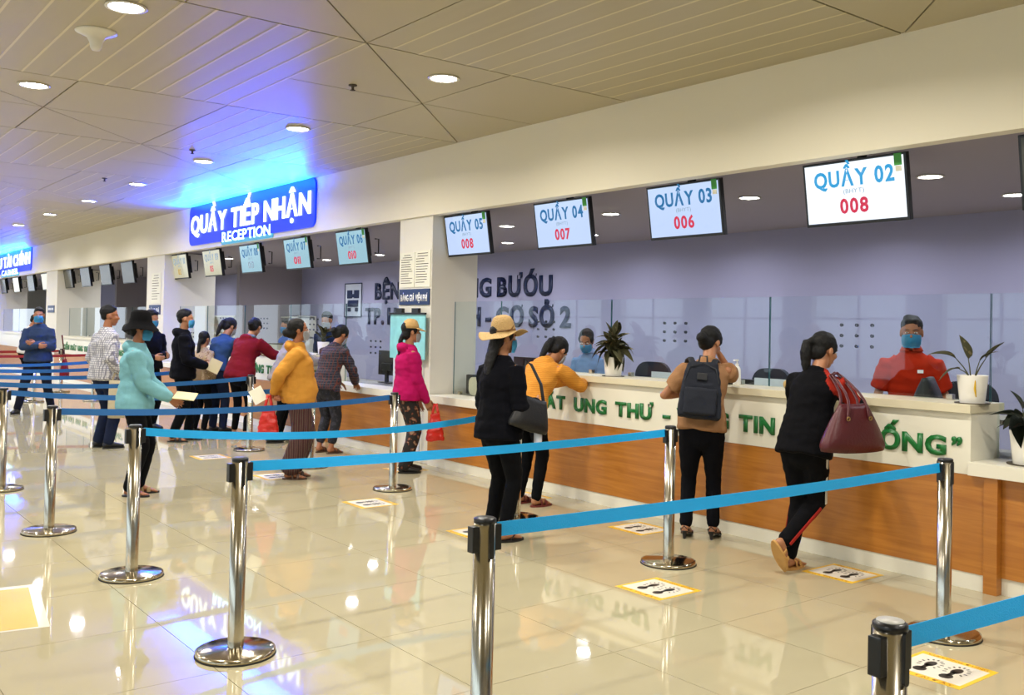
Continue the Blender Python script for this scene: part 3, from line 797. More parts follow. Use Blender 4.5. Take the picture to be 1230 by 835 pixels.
def sticker(x, y, label, size=0.36):
    t = empty('footprint_sticker', (x, y, 0), 0, label, 'floor sticker', 'waiting spot floor stickers')
    s = size / 2
    b = bmesh.new(); bx(b, -s, s, -s, s, 0.0003, 0.001); mesh_obj('yellow_border', b, MT['yellow'], t)
    b = bmesh.new(); bx(b, -s + 0.042, s - 0.042, -s + 0.02, s - 0.02, 0.001, 0.0014); mesh_obj('white_field', b, MT['sticker_white'], t)
    b = bmesh.new()
    for yy in (-0.062, 0.062): foot_shape(b, -0.0, yy, 0.2, 0.0018, 0)
    mesh_obj('shoe_prints', b, MT['black'], t)
    for sgn, st in ((1, 'VUI LÒNG ĐỨNG'), (-1, 'CHỜ TẠI ĐÂY')):
        M = Matrix.Translation((sgn * (s - 0.021) - 0.01, s * 0.8, 0.0013)) @ Matrix.Rotation(radians(-90), 4, 'Z')
        text(st, size * 0.8, 0.02, M, MT['orange_ink'], t, 0.0, 0.02, False, 'lettering')
sticker(4.20, 3.93, 'footprint floor sticker in front of the middle barrier post')
sticker(4.28, 2.25, 'footprint floor sticker at the bottom right behind the nearest post')
sticker(5.46, 3.52, 'footprint floor sticker under the visitor with the maroon bag')
sticker(5.35, 5.2, 'footprint floor sticker left of the backpack visitor')
sticker(5.45, 6.75, 'footprint floor sticker under the orange sweater visitor')
sticker(4.12, 7.2, 'footprint floor sticker in front of the post by the magenta jacket')
sticker(4.22, 5.75, 'footprint floor sticker behind the straw hat visitor')
sticker(4.05, 8.95, 'footprint floor sticker under the yellow sweater visitor')
sticker(4.0, 10.6, 'footprint floor sticker left of the slim far post')
sticker(5.4, 8.7, 'footprint floor sticker under the magenta jacket visitor')
t = empty('yellow_floor_sheet', (0.72, 5.65, 0), radians(-8), 'plain yellow sheet with pale edge lying on the floor at left', 'floor sheet')
box('pale_edge', -0.5, 0.5, -0.45, 0.42, 0.0003, 0.001, MT['clear_edge'], t); box('yellow_face', -0.48, 0.45, -0.43, 0.36, 0.001, 0.0016, MT['yellow_mat'], t)
#PART2
# ------------------------------------------------------------------ people
def cloth(name, col, **k): return mat(name, col, 0.9, var=0.12, vscale=14, bump=0.35, bscale=140, spec=0.12, **k)

def dirv(a, side=0.0):
    v = Vector((sin(radians(side)), sin(radians(a)) * cos(radians(side)), cos(radians(a)) * cos(radians(side)))); return v.normalized()

def ik(A, T, a, b_, pole):
    d = T - A; L = min(d.length, (a + b_) * 0.998); u = d.normalized(); T2 = A + u * L
    x = (a * a - b_ * b_ + L * L) / (2 * L); hh = sqrt(max(0, a * a - x * x))
    p = pole - u * pole.dot(u)
    if p.length < 1e-4: p = Vector((0, 0, 1)).cross(u)
    return A + u * x + p.normalized() * hh, T2

def hand_bm(thumb, curl):
    """fingers along +y, palm facing -z, thumb on the side 'thumb' (+1/-1)"""
    b = bmesh.new()
    tube(b, [(0, -0.01, 0), (0, 0.03, 0), (0, 0.078, 0)], [(0.024, 0.016), (0.037, 0.015), (0.038, 0.012)], 12)
    for k, (x, l, dy) in enumerate(((0.031, 0.064, 0.078), (0.0105, 0.072, 0.083), (-0.0105, 0.067, 0.081), (-0.031, 0.052, 0.074))):
        x *= thumb; p = Vector((x * 0.9, dy - 0.012, 0)); a = 0.15 * curl; pts = [p.copy()]; rr = [0.0088]
        for s, f in ((0.48, 1.0), (0.30, 1.9), (0.24, 2.6)):
            a = curl * f * 0.5
            p = p + Vector((x * 0.10, cos(a), -sin(a))).normalized() * l * s; pts.append(p.copy()); rr.append(0.0084 - 0.0006 * len(pts))
        tube(b, pts, rr, 8)
    tube(b, [(0.022 * thumb, 0.008, -0.002), (0.046 * thumb, 0.036, -0.012 - 0.01 * curl), (0.054 * thumb, 0.062, -0.022 - 0.014 * curl), (0.050 * thumb, 0.084, -0.03 - 0.02 * curl)], [0.0125, 0.0105, 0.0095, 0.008], 8)
    return b

def add_bm(dst, src, M=None):
    if M is not None: src.transform(M)
    tmp = bpy.data.meshes.new('t'); src.to_mesh(tmp); src.free(); dst.from_mesh(tmp); bpy.data.meshes.remove(tmp)

def head_bm(vox):
    b = bmesh.new()
    ell(b, (0, -0.012, 0.03), (0.073, 0.091, 0.083), n=20)
    ell(b, (0, 0.022, -0.03), (0.058, 0.066, 0.082), n=18)
    ell(b, (0, 0.045, -0.085), (0.033, 0.034, 0.028), n=12)
    ell(b, (0, 0.072, 0.022), (0.046, 0.014, 0.012), n=12)
    for s in (-1, 1):
        ell(b, (s * 0.036, 0.066, -0.022), (0.019, 0.018, 0.018), n=10)
        ell(b, (s * 0.074, -0.004, -0.008), (0.009, 0.019, 0.031), n=10)
    tube(b, [(0, 0.078, 0.016), (0, 0.093, -0.014), (0, 0.098, -0.026)], [0.007, 0.010, 0.0125], 8)
    for s in (-1, 1): ell(b, (s * 0.011, 0.089, -0.03), (0.008, 0.009, 0.007), n=8)
    ell(b, (0, 0.082, -0.054), (0.023, 0.009, 0.006), n=8); ell(b, (0, 0.081, -0.065), (0.019, 0.009, 0.006), n=8)
    return remesh(b, vox, 2)
HEADS = {}
def head_mesh(vox):
    if vox not in HEADS:
        b = head_bm(vox); me = bpy.data.meshes.new('h'); b.to_mesh(me); b.free(); HEADS[vox] = me
    b = bmesh.new(); b.from_mesh(HEADS[vox]); return b
HANDS = {}
def hand_mesh(t, c, fine):
    k = (t, round(c, 1), fine)
    if k not in HANDS:
        b = remesh(hand_bm(t, c), 0.0042 if fine else 0.006, 1); me = bpy.data.meshes.new('h'); b.to_mesh(me); b.free(); HANDS[k] = me
    b = bmesh.new(); b.from_mesh(HANDS[k]); return b

def mask_part(parent, HM, mt):
    b = bmesh.new(); n, mrow = 18, 9; grid = []
    for r in range(mrow + 1):
        v = r / mrow; row = []
        for i in range(n + 1):
            u = -1 + 2 * i / n; a = u * radians(80 - 12 * abs(v - 0.4))
            z = -0.016 - 0.092 * v + 0.012 * (1 - abs(u)) * (1 - v)
            rad = 0.064 + 0.002 * sin(v * 20) + 0.006 * sin(v * pi)
            dep = 0.101 - 0.018 * max(0, v - 0.55) / 0.45 - (0.004 if v < 0.2 else 0)
            row.append(b.verts.new((rad * sin(a) * (1 - 0.15 * max(0, v - .6)), 0.012 + (dep - 0.008) * cos(a) ** 0.8 if cos(a) > 0 else 0.012, z)))
        grid.append(row)
    for r in range(mrow):
        for i in range(n): b.faces.new((grid[r][i], grid[r][i + 1], grid[r + 1][i + 1], grid[r + 1][i]))
    g = bmesh.ops.solidify(b, geom=b.faces[:], thickness=0.0025)
    mk = mesh_obj('mask', b, mt, parent, True, HM)
    b = bmesh.new()
    for s in (-1, 1):
        tube(b, [(s * 0.063, 0.03, -0.012), (s * 0.079, 0.0, 0.012), (s * 0.082, -0.016, 0.004)], [0.0016] * 3, 6)
        tube(b, [(s * 0.06, 0.025, -0.07), (s * 0.078, -0.006, -0.035), (s * 0.08, -0.016, -0.015)], [0.0016] * 3, 6)
    mesh_obj('ear_loops', b, MT['white'], mk, True)
    return mk

def hair_part(parent, HM, style, vox, seed=0):
    b = bmesh.new()
    if style == 'short':
        ell(b, (0, -0.021, 0.047), (0.079, 0.093, 0.082), n=18); ell(b, (0, -0.055, 0.0), (0.066, 0.045, 0.055), n=14)
        ell(b, (0.0, 0.036, 0.088), (0.058, 0.036, 0.024), n=12); ell(b, (0.012, -0.01, 0.105), (0.05, 0.06, 0.026), n=12)
    else:
        ell(b, (0, -0.024, 0.043), (0.081, 0.094, 0.084), n=18); ell(b, (0, -0.055, -0.02), (0.070, 0.050, 0.072), n=14)
        for s in (-1, 1): ell(b, (s * 0.068, 0.012, 0.02), (0.015, 0.035, 0.045), n=10)
        if style == 'ponytail':
            ell(b, (0, -0.118, 0.035), (0.028, 0.026, 0.028), n=10)
            tube(b, [(0, -0.105, 0.03), (0, -0.135, 0.01), (0.0, -0.132, -0.07), (0.0, -0.118, -0.15), (0, -0.11, -0.22)], [0.020, 0.030, 0.036, 0.030, 0.012], 10)
        if style == 'sidetail':
            ell(b, (-0.01, -0.112, 0.03), (0.03, 0.03, 0.03), n=10)
            tube(b, [(-0.01, -0.108, 0.03), (-0.02, -0.14, 0.01), (-0.02, -0.132, -0.06), (-0.015, -0.105, -0.14), (-0.01, -0.09, -0.2)], [0.022, 0.034, 0.040, 0.032, 0.012], 10)
        if style == 'bun':
            ell(b, (0, -0.128, -0.02), (0.045, 0.038, 0.042), n=12); ell(b, (0, -0.09, -0.03), (0.05, 0.04, 0.05), n=12)
        if style == 'lowtail':
            tube(b, [(0, -0.09, -0.04), (0, -0.115, -0.09), (0, -0.118, -0.17), (0, -0.12, -0.26), (0, -0.115, -0.36)], [(0.045, 0.03), (0.032, 0.026), (0.034, 0.026), (0.030, 0.02), (0.012, 0.01)], 10)
        if style == 'long':
            tube(b, [(0, -0.06, -0.02), (0, -0.085, -0.10), (0, -0.11, -0.2), (0, -0.12, -0.30)], [(0.075, 0.045), (0.075, 0.035), (0.07, 0.028), (0.05, 0.02)], 12)
    b = remesh(b, vox, 2, 0.0035, seed + 3, 26)
    return mesh_obj('hair', b, MT['hair'], parent, True, HM)

def hat_part(parent, HM, kind, mt, band=None):
    b = bmesh.new()
    if kind == 'straw':
        lathe(b, [(0, 0.125), (0.035, 0.122), (0.065, 0.105), (0.084, 0.07), (0.093, 0.02), (0.097, -0.004), (0.125, -0.012), (0.165, -0.022), (0.185, -0.02), (0.187, -0.024), (0.165, -0.027), (0.12, -0.018), (0.09, -0.01), (0.085, 0.02), (0.078, 0.07), (0.058, 0.1), (0.03, 0.116), (0, 0.118)], n=40,
              wav=lambda a, r: (0.026 * sin(2 * a + 0.6) + 0.008 * sin(5 * a)) * max(0, (r - 0.1) / 0.085))
        h = mesh_obj('straw_hat', b, mt, parent, True, HM @ Matrix.Translation((0, -0.012, 0.048)) @ Matrix.Rotation(radians(10), 4, 'X'))
        b = bmesh.new(); lathe(b, [(0.093, 0.003), (0.0975, 0.003), (0.0945, 0.016), (0.091, 0.016), (0.093, 0.003)], n=32)
        tube(b, [(0.095, 0.0, 0.01), (0.13, 0.01, 0.018), (0.15, 0.02, 0.045)], [0.004, 0.006, 0.002], 6)
        tube(b, [(0.095, 0.0, 0.01), (0.12, -0.02, 0.01), (0.15, -0.03, 0.02)], [0.004, 0.006, 0.002], 6)
        mesh_obj('hat_band', b, band, h, True, HM @ Matrix.Translation((0, -0.012, 0.048)) @ Matrix.Rotation(radians(10), 4, 'X'))
    elif kind == 'bucket':
        lathe(b, [(0, 0.118), (0.06, 0.112), (0.085, 0.09), (0.095, 0.03), (0.1, 0.005), (0.13, -0.035), (0.155, -0.062), (0.157, -0.066), (0.15, -0.066), (0.125, -0.042), (0.094, 0.0), (0.088, 0.03), (0.08, 0.085), (0.055, 0.106), (0, 0.11)], n=36,
              wav=lambda a, r: 0.010 * sin(3 * a + 1) * max(0, (r - 0.09) / 0.06))
        mesh_obj('bucket_hat', b, mt, parent, True, HM @ Matrix.Translation((0, -0.01, 0.045)) @ Matrix.Rotation(radians(4), 4, 'X'))
    elif kind == 'cap':
        lathe(b, [(0, 0.105), (0.04, 0.1), (0.07, 0.078), (0.088, 0.035), (0.092, 0.0), (0.089, 0.0), (0.083, 0.035), (0.065, 0.072), (0.038, 0.093), (0, 0.098)], n=32)
        # visor
        n = 14; lo, hi = [], []
        for i in range(n + 1):
            a = radians(-72 + 144 * i / n); ca, sa = cos(a), sin(a)
            lo.append((0.088 * sa, 0.088 * ca, 0.012)); hi.append((0.105 * sa, 0.175 * ca ** 0.6 if ca > 0 else 0, -0.028 + 0.02 * (1 - ca)))
        A = [b.verts.new(p) for p in lo]; B_ = [b.verts.new(p) for p in hi]; A2 = [b.verts.new((p[0], p[1], p[2] - 0.004)) for p in lo]; B2 = [b.verts.new((p[0], p[1], p[2] - 0.004)) for p in hi]
        for i in range(n):
            b.faces.new((A[i], A[i + 1], B_[i + 1], B_[i])); b.faces.new((A2[i], B2[i], B2[i + 1], A2[i + 1])); b.faces.new((B_[i], B_[i + 1], B2[i + 1], B2[i])); b.faces.new((A[i], A2[i], A2[i + 1], A[i + 1]))
        b.faces.new((A[0], B_[0], B2[0], A2[0])); b.faces.new((A[n], A2[n], B2[n], B_[n]))
        mesh_obj('sun_cap', b, mt, parent, True, HM @ Matrix.Translation((0, -0.012, 0.04)))

def shoe_part(parent, M, kind, mt, mt2=None):
    """foot frame: y forward, z up, ankle above the origin, heel at y=-.055, toe at y=.17"""
    def outline(k, z0, z1, b):
        pts = []
        for i in range(28):
            a = 2 * pi * i / 28; y = 0.058 + 0.122 * sin(a)
            w = 0.036 + 0.010 * sin((y + 0.06) * 12)
            pts.append((w * k * cos(a), y))
        lo = [b.verts.new((x, y, z0(y))) for x, y in pts]; hi = [b.verts.new((x, y, z1(y))) for x, y in pts]; n = len(pts)
        for i in range(n): b.faces.new((lo[i], lo[(i + 1) % n], hi[(i + 1) % n], hi[i]))
        b.faces.new(lo[::-1]); b.faces.new(hi)
    b = bmesh.new()
    if kind == 'shoe':
        outline(1.08, lambda y: 0.0, lambda y: 0.018, b)
        s = mesh_obj('shoe', b, mt2 or MT['rubber'], parent, False, M)
        b = bmesh.new(); tube(b, [(0, -0.03, 0.045), (0, 0.0, 0.05), (0, 0.06, 0.04), (0, 0.12, 0.032), (0, 0.155, 0.028)], [(0.034, 0.036), (0.037, 0.042), (0.04, 0.032), (0.042, 0.022), (0.034, 0.016)], 14)
        mesh_obj('upper', b, mt, s, True, M)
    elif kind == 'heel':
        outline(0.95, lambda y: 0.055 - 0.05 * min(1, max(0, (y + 0.05) / 0.14)), lambda y: 0.063 - 0.05 * min(1, max(0, (y + 0.05) / 0.14)), b)
        tube(b, [(0, -0.035, 0.05), (0, -0.04, 0.0)], [0.018, 0.010], 8)
        s = mesh_obj('heeled_sandal', b, mt, parent, False, M)
        b = bmesh.new(); tube(b, [(-0.038, 0.1, 0.02), (-0.025, 0.095, 0.055), (0.02, 0.095, 0.058), (0.038, 0.1, 0.02)], [(0.006, 0.004)] * 4, 8)
        tube(b, [(-0.032, -0.02, 0.07), (0, 0.035, 0.095), (0.032, -0.02, 0.07)], [0.005] * 3, 8); tube(b, [(-0.03, -0.02, 0.06), (0, -0.06, 0.1), (0.03, -0.02, 0.06)], [0.005] * 3, 8)
        mesh_obj('strap', b, mt, s, True, M)
    else:
        outline(1.12, lambda y: 0.0, lambda y: 0.015, b)
        s = mesh_obj('sandal', b, mt, parent, False, M)
        b = bmesh.new()
        if kind == 'flipflop':
            for sx in (-1, 1): tube(b, [(sx * 0.040, 0.03, 0.014), (sx * 0.034, 0.065, 0.048), (0.004, 0.125, 0.034), (0.004, 0.13, 0.014)], [(0.005, 0.004)] * 4, 8)
        else:
            tube(b, [(-0.042, 0.09, 0.014), (-0.034, 0.088, 0.046), (0, 0.086, 0.058), (0.034, 0.088, 0.046), (0.042, 0.09, 0.014)], [(0.016, 0.004)] * 5, 10, hint=Vector((0, 1, 0)))
            tube(b, [(-0.040, 0.04, 0.014), (-0.034, 0.035, 0.052), (0, 0.03, 0.076), (0.034, 0.035, 0.052), (0.040, 0.04, 0.014)], [(0.010, 0.004)] * 5, 10, hint=Vector((0, 1, 0)))
        mesh_obj('strap', b, mt2 or mt, s, True, M)

PERSON_N = [0]
def person(x, y, phi, h, label, hand=((0.22, 0.06, 0.78), (0.22, 0.06, 0.78)), pole=None, lean=3, side=0, twist=0, pel=(0, 0, 0.87), neck=0, hyaw=0, hpitch=0,
           feet=((0.1, 0, 0), (0.1, 0, 0)), toes=(8, 8), heel=(0, 0), kpole=((0, 1, 0), (0, 1, 0)), hair='short', hat=None, mask='mask', skin='skin',
           top='#', tp=None, hem=0.04, sleeve=1.0, loose=0.012, hood=None, bottom='#', legr=(0.085, 0.062, 0.047), shoe=('shoe', None, None), curl=(0.5, 0.5),
           collar=None, stripe=None, pantlen=0.08, fine=True, group='visitors at the counters', legs=True, knob=None, shoulder=1.0, belly=0.0, zoff=0.0, short_hem=None):
    """x,y: feet; phi: direction faced in degrees from +X towards +Y. hand targets are (outwards, forward, up) for (left, right), for a 1.6 m body"""
    PERSON_N[0] += 1; sd = PERSON_N[0]; s = h / 1.6
    root = empty('person', (x, y, zoff), radians(phi - 90), label, 'person', group)
    root.scale = (s, s, s)
    vb = 0.011 if fine else 0.016
    d1, d2, d3 = dirv(lean * 0.6, side * 0.5), dirv(lean, side), dirv(lean + neck, side * 0.5)
    P = Vector(pel); Wt = P + d1 * 0.13; C = Wt + d2 * 0.18; S = C + d2 * 0.125; N = S + d2 * 0.055 + d3 * 0.01
    Hd = N + d3 * 0.125 + Vector((0, 0.018, 0))
    tw = Matrix.Rotation(radians(twist), 3, 'Z'); X = tw @ Vector((1, 0, 0)); Xp = Vector((1, 0, 0))
    R3 = Matrix.Rotation(radians(twist + hyaw), 3, 'Z') @ Matrix.Rotation(radians(-(lean * 0.6 + neck + hpitch)), 3, 'X')
    HM = Matrix.Translation(Hd) @ R3.to_4x4()
    # arms (index 0 = left, x negative)
    arms = []
    for k, sg in ((0, -1), (1, 1)):
        A = S + X * (0.150 * shoulder * sg) - d2 * 0.038
        T = Vector((hand[k][0] * sg, hand[k][1], hand[k][2]))
        pl = Vector((sg * 0.5, -1, -0.3)) if not pole or pole[k] is None else Vector((pole[k][0] * sg, pole[k][1], pole[k][2]))
        E_, T2 = ik(A, T, 0.275, 0.245, pl); arms.append((A, E_, T2, sg))
    legs_ = []
    for k, sg in ((0, -1), (1, 1)):
        Hh = P + Xp * (0.082 * sg) + Vector((0, 0, -0.05))
        hl = heel[k]
        fr = Matrix.Translation((feet[k][0] * sg, feet[k][1], feet[k][2])) @ Matrix.Rotation(radians(-toes[k] * sg), 4, 'Z')
        # heel raised: rotate about the ball of the foot
        fr = fr @ Matrix.Translation((0, 0.12, 0.0)) @ Matrix.Rotation(radians(-hl), 4, 'X') @ Matrix.Translation((0, -0.12, 0))
        T = fr @ Vector((0, 0.0, 0.085)); kp = Vector((kpole[k][0] * sg, kpole[k][1], kpole[k][2]))
        K, T2 = ik(Hh, T, 0.385, 0.375, kp)
        if (T - T2).length > 0.001: fr = Matrix.Translation(T2 - T) @ fr
        legs_.append((Hh, K, T2, fr, sg))
    # ---- body
    b = bmesh.new()
    tube(b, [P + Vector((0, 0, -0.07)), P, Wt, C, S, N - d2 * 0.02], [(0.13, 0.085), (0.145, 0.095), (0.115, 0.08), (0.12, 0.088), (0.105 * shoulder, 0.06), (0.05, 0.05)], 14)
    tube(b, [S + d2 * 0.0, N, Hd - d3 * 0.03], [0.058, 0.05, 0.052], 12)
    for A, E_, T2, sg in arms:
        tube(b, [A, A.lerp(E_, .5), E_], [0.034, 0.036, 0.033], 10); tube(b, [E_, E_.lerp(T2, .3), T2], [0.034, 0.035, 0.023], 10)
    for Hh, K, T2, fr, sg in legs_:
        if not legs: continue
        tube(b, [Hh, Hh.lerp(K, .4), K], [0.072, 0.068, 0.05], 10); tube(b, [K, K.lerp(T2, .35), T2], [0.05, 0.052, 0.032], 10)
        if shoe[0] != 'shoe':
            q = lambda *p: fr @ Vector(p)
            up = 0.012 if shoe[0] != 'heel' else 0.03
            tube(b, [T2, q(0, -0.022, 0.035 + up)], [0.032, 0.03], 8)
            tube(b, [q(0, -0.02, 0.03 + up), q(0, 0.05, 0.036 + up * .8), q(0, 0.105, 0.022 + up * .4), q(0, 0.135, 0.02 + up * .3)], [0.03, 0.032, (0.038, 0.019), (0.036, 0.014)], 10)
            for i in range(5): tube(b, [q(sg * (-0.028 + 0.0145 * i), 0.13, 0.018 + up * .3), q(sg * (-0.030 + 0.0145 * i), 0.166 - 0.004 * i, 0.013 + up * .2)], [0.0095 if i else 0.012, 0.007 if i else 0.01], 7)
    b = remesh(b, vb, 3)
    for v in b.verts: pass
    if fine or True:
        add_bm(b, head_mesh(0.006 if fine else 0.009), HM)
    for k, (A, E_, T2, sg) in enumerate(arms):
        d = (T2 - E_).normalized()
        pn = Vector((-sg, 0, 0.1)) if knob is None or knob[k] is None else Vector((knob[k][0] * sg, knob[k][1], knob[k][2]))  # the way the palm faces
        xh = d.cross(-pn)
        if xh.length < 1e-3: xh = Vector((0, 0, 1))
        xh.normalize(); zh = xh.cross(d).normalized()
        Mh = Matrix(((xh.x, d.x, zh.x, 0), (xh.y, d.y, zh.y, 0), (xh.z, d.z, zh.z, 0), (0, 0, 0, 1)))
        # thumb side so that it points forwards/up
        th = 1 if (xh.y + 0.5 * xh.z) > 0 else -1
        add_bm(b, hand_mesh(th, curl[k], fine), Matrix.Translation(T2 + d * 0.012) @ Mh)
    mesh_obj('body', b, MT[skin], root, True)
    # ---- face and hair
    if fine:
        eb = bmesh.new(); ib = bmesh.new()
        for sx in (-1, 1):
            e1 = bmesh.new(); ell(e1, (sx * 0.030, 0.0745, 0.002), (0.0125, 0.009, 0.0065), n=10); ey = mesh_obj('eye', e1, MT['eye'], root, True, HM)
            e2 = bmesh.new(); ell(e2, (sx * 0.030, 0.0805, 0.002), (0.0055, 0.0045, 0.0055), n=8); mesh_obj('iris', e2, MT['iris'], ey, True, HM)
            e3 = bmesh.new(); tube(e3, [(sx * 0.014, 0.084, 0.022), (sx * 0.032, 0.080, 0.027), (sx * 0.048, 0.068, 0.021)], [(0.003, 0.003), (0.004, 0.003), (0.002, 0.002)], 6); mesh_obj('eyebrow', e3, MT['hair'], root, True, HM)
    if hair: hair_part(root, HM, hair, 0.008 if fine else 0.011, sd)
    if mask: mask_part(root, HM, MT[mask])
    elif fine:
        b = bmesh.new(); ell(b, (0, 0.0875, -0.0545), (0.02, 0.006, 0.0045), n=10); ell(b, (0, 0.0865, -0.0645), (0.017, 0.006, 0.0045), n=10); mesh_obj('lips', b, MT['lips'], root, True, HM)
    if hat: hat_part(root, HM, *hat)
    # ---- trousers
    a, k_, c_ = legr
    if legs and bottom != '#':
        b = bmesh.new()
        tube(b, [P + Vector((0, 0, -0.11)), P + Vector((0, 0, -0.05)), P + Vector((0, 0, 0.06)), P + d1 * 0.11], [(0.14, 0.10), (0.168, 0.122), (0.155, 0.112), (0.135, 0.1)], 16)
        for Hh, K, T2, fr, sg in legs_:
            end = K.lerp(T2, 1.0 - (pantlen - 0.08) / 0.375)
            tube(b, [Hh + Vector((0, -0.01, -0.01)), Hh.lerp(K, .35), K], [a * 1.06, a, k_], 12); tube(b, [K, K.lerp(end, .4), end], [k_, (k_ * 0.97 + c_ * 0.03) if c_ >= k_ else k_ * .6 + c_ * .4, c_], 12)
        b = remesh(b, vb, 3, 0.005, sd, 9)
        tr = mesh_obj('trousers', b, bottom, root, True)
        if stripe:
            b = bmesh.new()
            for (Hh, K, T2, fr, sg), (smt1, smt2) in zip(legs_, (stripe, stripe)):
                o_ = Vector((sg, 0, 0))
                for p0, p1, r0, r1, mi in ((Hh, K, a, k_, 0), (K, T2, k_, c_, 1)):
                    dd = (p1 - p0).normalized(); oo = (o_ - dd * o_.dot(dd)).normalized(); fwd = dd.cross(oo)
                    pts = [p0.lerp(p1, t) + oo * (r0 * (1 - t) + r1 * t + 0.003) for t in (0.12, 0.35, 0.6, 0.8, 1.0)]
                    tube(b, pts, [(0.014, 0.004)] * 5, 8, hint=fwd, mi=mi)
            mesh_obj('side_stripe', b, [smt1, smt2], tr, True)
    # ---- top
    if top != '#':
        b = bmesh.new(); L = loose
        hz = P - d1 * hem
        rings = [(hz, (0.172 + L * 1.6, 0.125 + L * 1.4)), (P + d1 * 0.03, (0.168 + L * 1.2, 0.122 + L + belly)), (Wt + d1 * 0.02, (0.138 + L, 0.103 + L + belly * 0.7)), (C, (0.15 + L, 0.115 + L)), (S - d2 * 0.055, (0.162 * shoulder + L * .3, 0.098 + L * .4)), (S - d2 * 0.01, (0.135 * shoulder, 0.08)), (S + d2 * 0.03, (0.082, 0.068)), (N - d2 * 0.008, (0.060, 0.060))]
        tube(b, [p for p, r in rings], [r for p, r in rings], 18, hint=X, cap=False)
        for (A, E_, T2, sg) in arms:
            A2 = A - X * (0.03 * sg)
            if sleeve >= 0.6:
                Ef = E_.lerp(T2, sleeve if sleeve < 1 else 0.97)
                tube(b, [A2, A, A.lerp(E_, .5), E_], [0.060, 0.060 + L * .4, 0.053 + L * .6, 0.047 + L * .5], 12); tube(b, [E_, E_.lerp(Ef, .5), Ef], [0.047 + L * .5, 0.044 + L * .5, 0.034 + L * .4], 12, cap=True)
            else:
                Ef = A.lerp(E_, sleeve * 1.5); tube(b, [A2, A, Ef], [0.062, 0.062 + L * .5, 0.056 + L], 12, cap=False)
        if hood == 'up' : pass
        if hood: ell(b, S - Vector((0, 0.075, 0)) + d2 * 0.025, (0.10, 0.055, 0.05), n=14)
        b = remesh(b, vb, 2, 0.012, sd * 2 + 1, 7)
        for v in b.verts: v.co += v.normal * 0.006
        jk = mesh_obj('jacket' if sleeve >= .6 else 'shirt', b, top, root, True)
        if collar:
            b = bmesh.new(); n = 20
            for i in range(n):
                a0, a1 = [radians(100 + 340 * (i + dd) / n) for dd in (0, 1)]
                base = N - d2 * 0.012
                def pt(a_, r, zz): return base + X * (r * cos(a_)) + Vector((0, 1, 0)) * (r * sin(a_)) + d2 * zz
                q = [pt(a0, 0.062, 0.0), pt(a1, 0.062, 0.0), pt(a1, 0.060, 0.035), pt(a0, 0.060, 0.035)]
                q2 = [pt(a0, 0.082, -0.004), pt(a1, 0.082, -0.004)]
                b.faces.new([b.verts.new(v) for v in q]); b.faces.new([b.verts.new(v) for v in (q[3], q[2], q2[1], q2[0])])
            bmesh.ops.remove_doubles(b, verts=b.verts, dist=1e-4); bmesh.ops.solidify(b, geom=b.faces[:], thickness=0.003)
            mesh_obj('collar', b, collar, jk, True)
    # ---- shoes
    if legs and shoe[1] is not None:
        for Hh, K, T2, fr, sg in legs_: shoe_part(root, fr, *shoe)
    info = dict(root=root, s=s, S=S, N=N, P=P, W=Wt, C=C, X=X, d2=d2, arms=arms, HM=HM)
    info['M'] = Matrix.Translation((x, y, zoff)) @ Matrix.Rotation(radians(phi - 90), 4, 'Z') @ Matrix.Scale(s, 4)
    return info

C_ = cloth
blk = C_('black_cloth', '090A10'); blk2 = C_('black_trousers', '07080B'); navy = C_('navy_denim', '1A2136')
shoe_blk = mat('black_leather', '121112', 0.5); sand_br = mat('brown_sandal', '4A3224', 0.6)
straw = mat('straw', 'B49460', 0.85, var=0.2, vscale=60, bump=0.9, bscale=120); strawband = mat('hat_band', '7A5A34', 0.8)

# straw hat visitor
P1 = person(4.19, 5.50, 8, 1.55, 'person in a straw sun hat, loose black top and black trousers', hand=((0.12, 0.22, 0.98), (0.15, 0.24, 1.0)), pole=((0.1, -1, -1), (0.35, -1, -0.5)), shoulder=0.95, lean=2, hair='long', hyaw=-20, hpitch=2,
            hat=('straw', straw, strawband), top=C_('black_blouse', '07080F'), hem=0.12, loose=0.024, bottom=blk2, legr=(0.088, 0.064, 0.052), shoe=('flipflop', mat('black_flipflop', '141212', 0.6), None), pantlen=0.1, feet=((0.1, 0.04, 0), (0.1, -0.02, 0)))
# orange sweater visitor leaning on the counter
orange = stripe_mat('orange_knit', ['B87014', 'DC9C34', 'B87014'], 13, 'Z', distort=1.5)
P2 = person(5.22, 6.42, 8, 1.56, 'person in an orange ribbed sweater with a ponytail bending over the counter', hand=((0.02, 0.56, 1.085), (0.10, 0.60, 1.085)), pole=((1, 0.0, -0.6), (1, 0.0, -0.8)), lean=38, neck=12, hpitch=8, hyaw=-6, pel=(0, -0.02, 0.87),
            hair='ponytail', mask='mask_grey', top=orange, hem=0.05, loose=0.02, hood=True, bottom=blk2, shoe=('strap', mat('red_sandal', '6A2420', 0.6), None), knob=((0, -0.2, -1), (0, -0.2, -1)))
# backpack visitor
P4 = person(5.46, 4.70, 36, 1.56, 'person in a tan shirt seen from behind, hand raised to the face', hand=((0.10, 0.24, 1.08), (0.10, 0.20, 1.40)), pole=((1, 0.1, -1), (0.45, 1, -0.9)), lean=14, side=5, neck=10, hyaw=-30, hpitch=8, pel=(0, -0.02, 0.88),
            hair='bun', mask=None, top=C_('tan_shirt', '9A7250'), sleeve=0.45, hem=0.06, loose=0.008, bottom=blk, legr=(0.088, 0.06, 0.05), pantlen=0.12, shoe=('heel', shoe_blk, None), feet=((0.11, 0.0, 0), (0.09, 0.04, 0)), toes=(-5, 10), curl=(0.4, 1.6), knob=(None, (-1, 0.3, 0)))
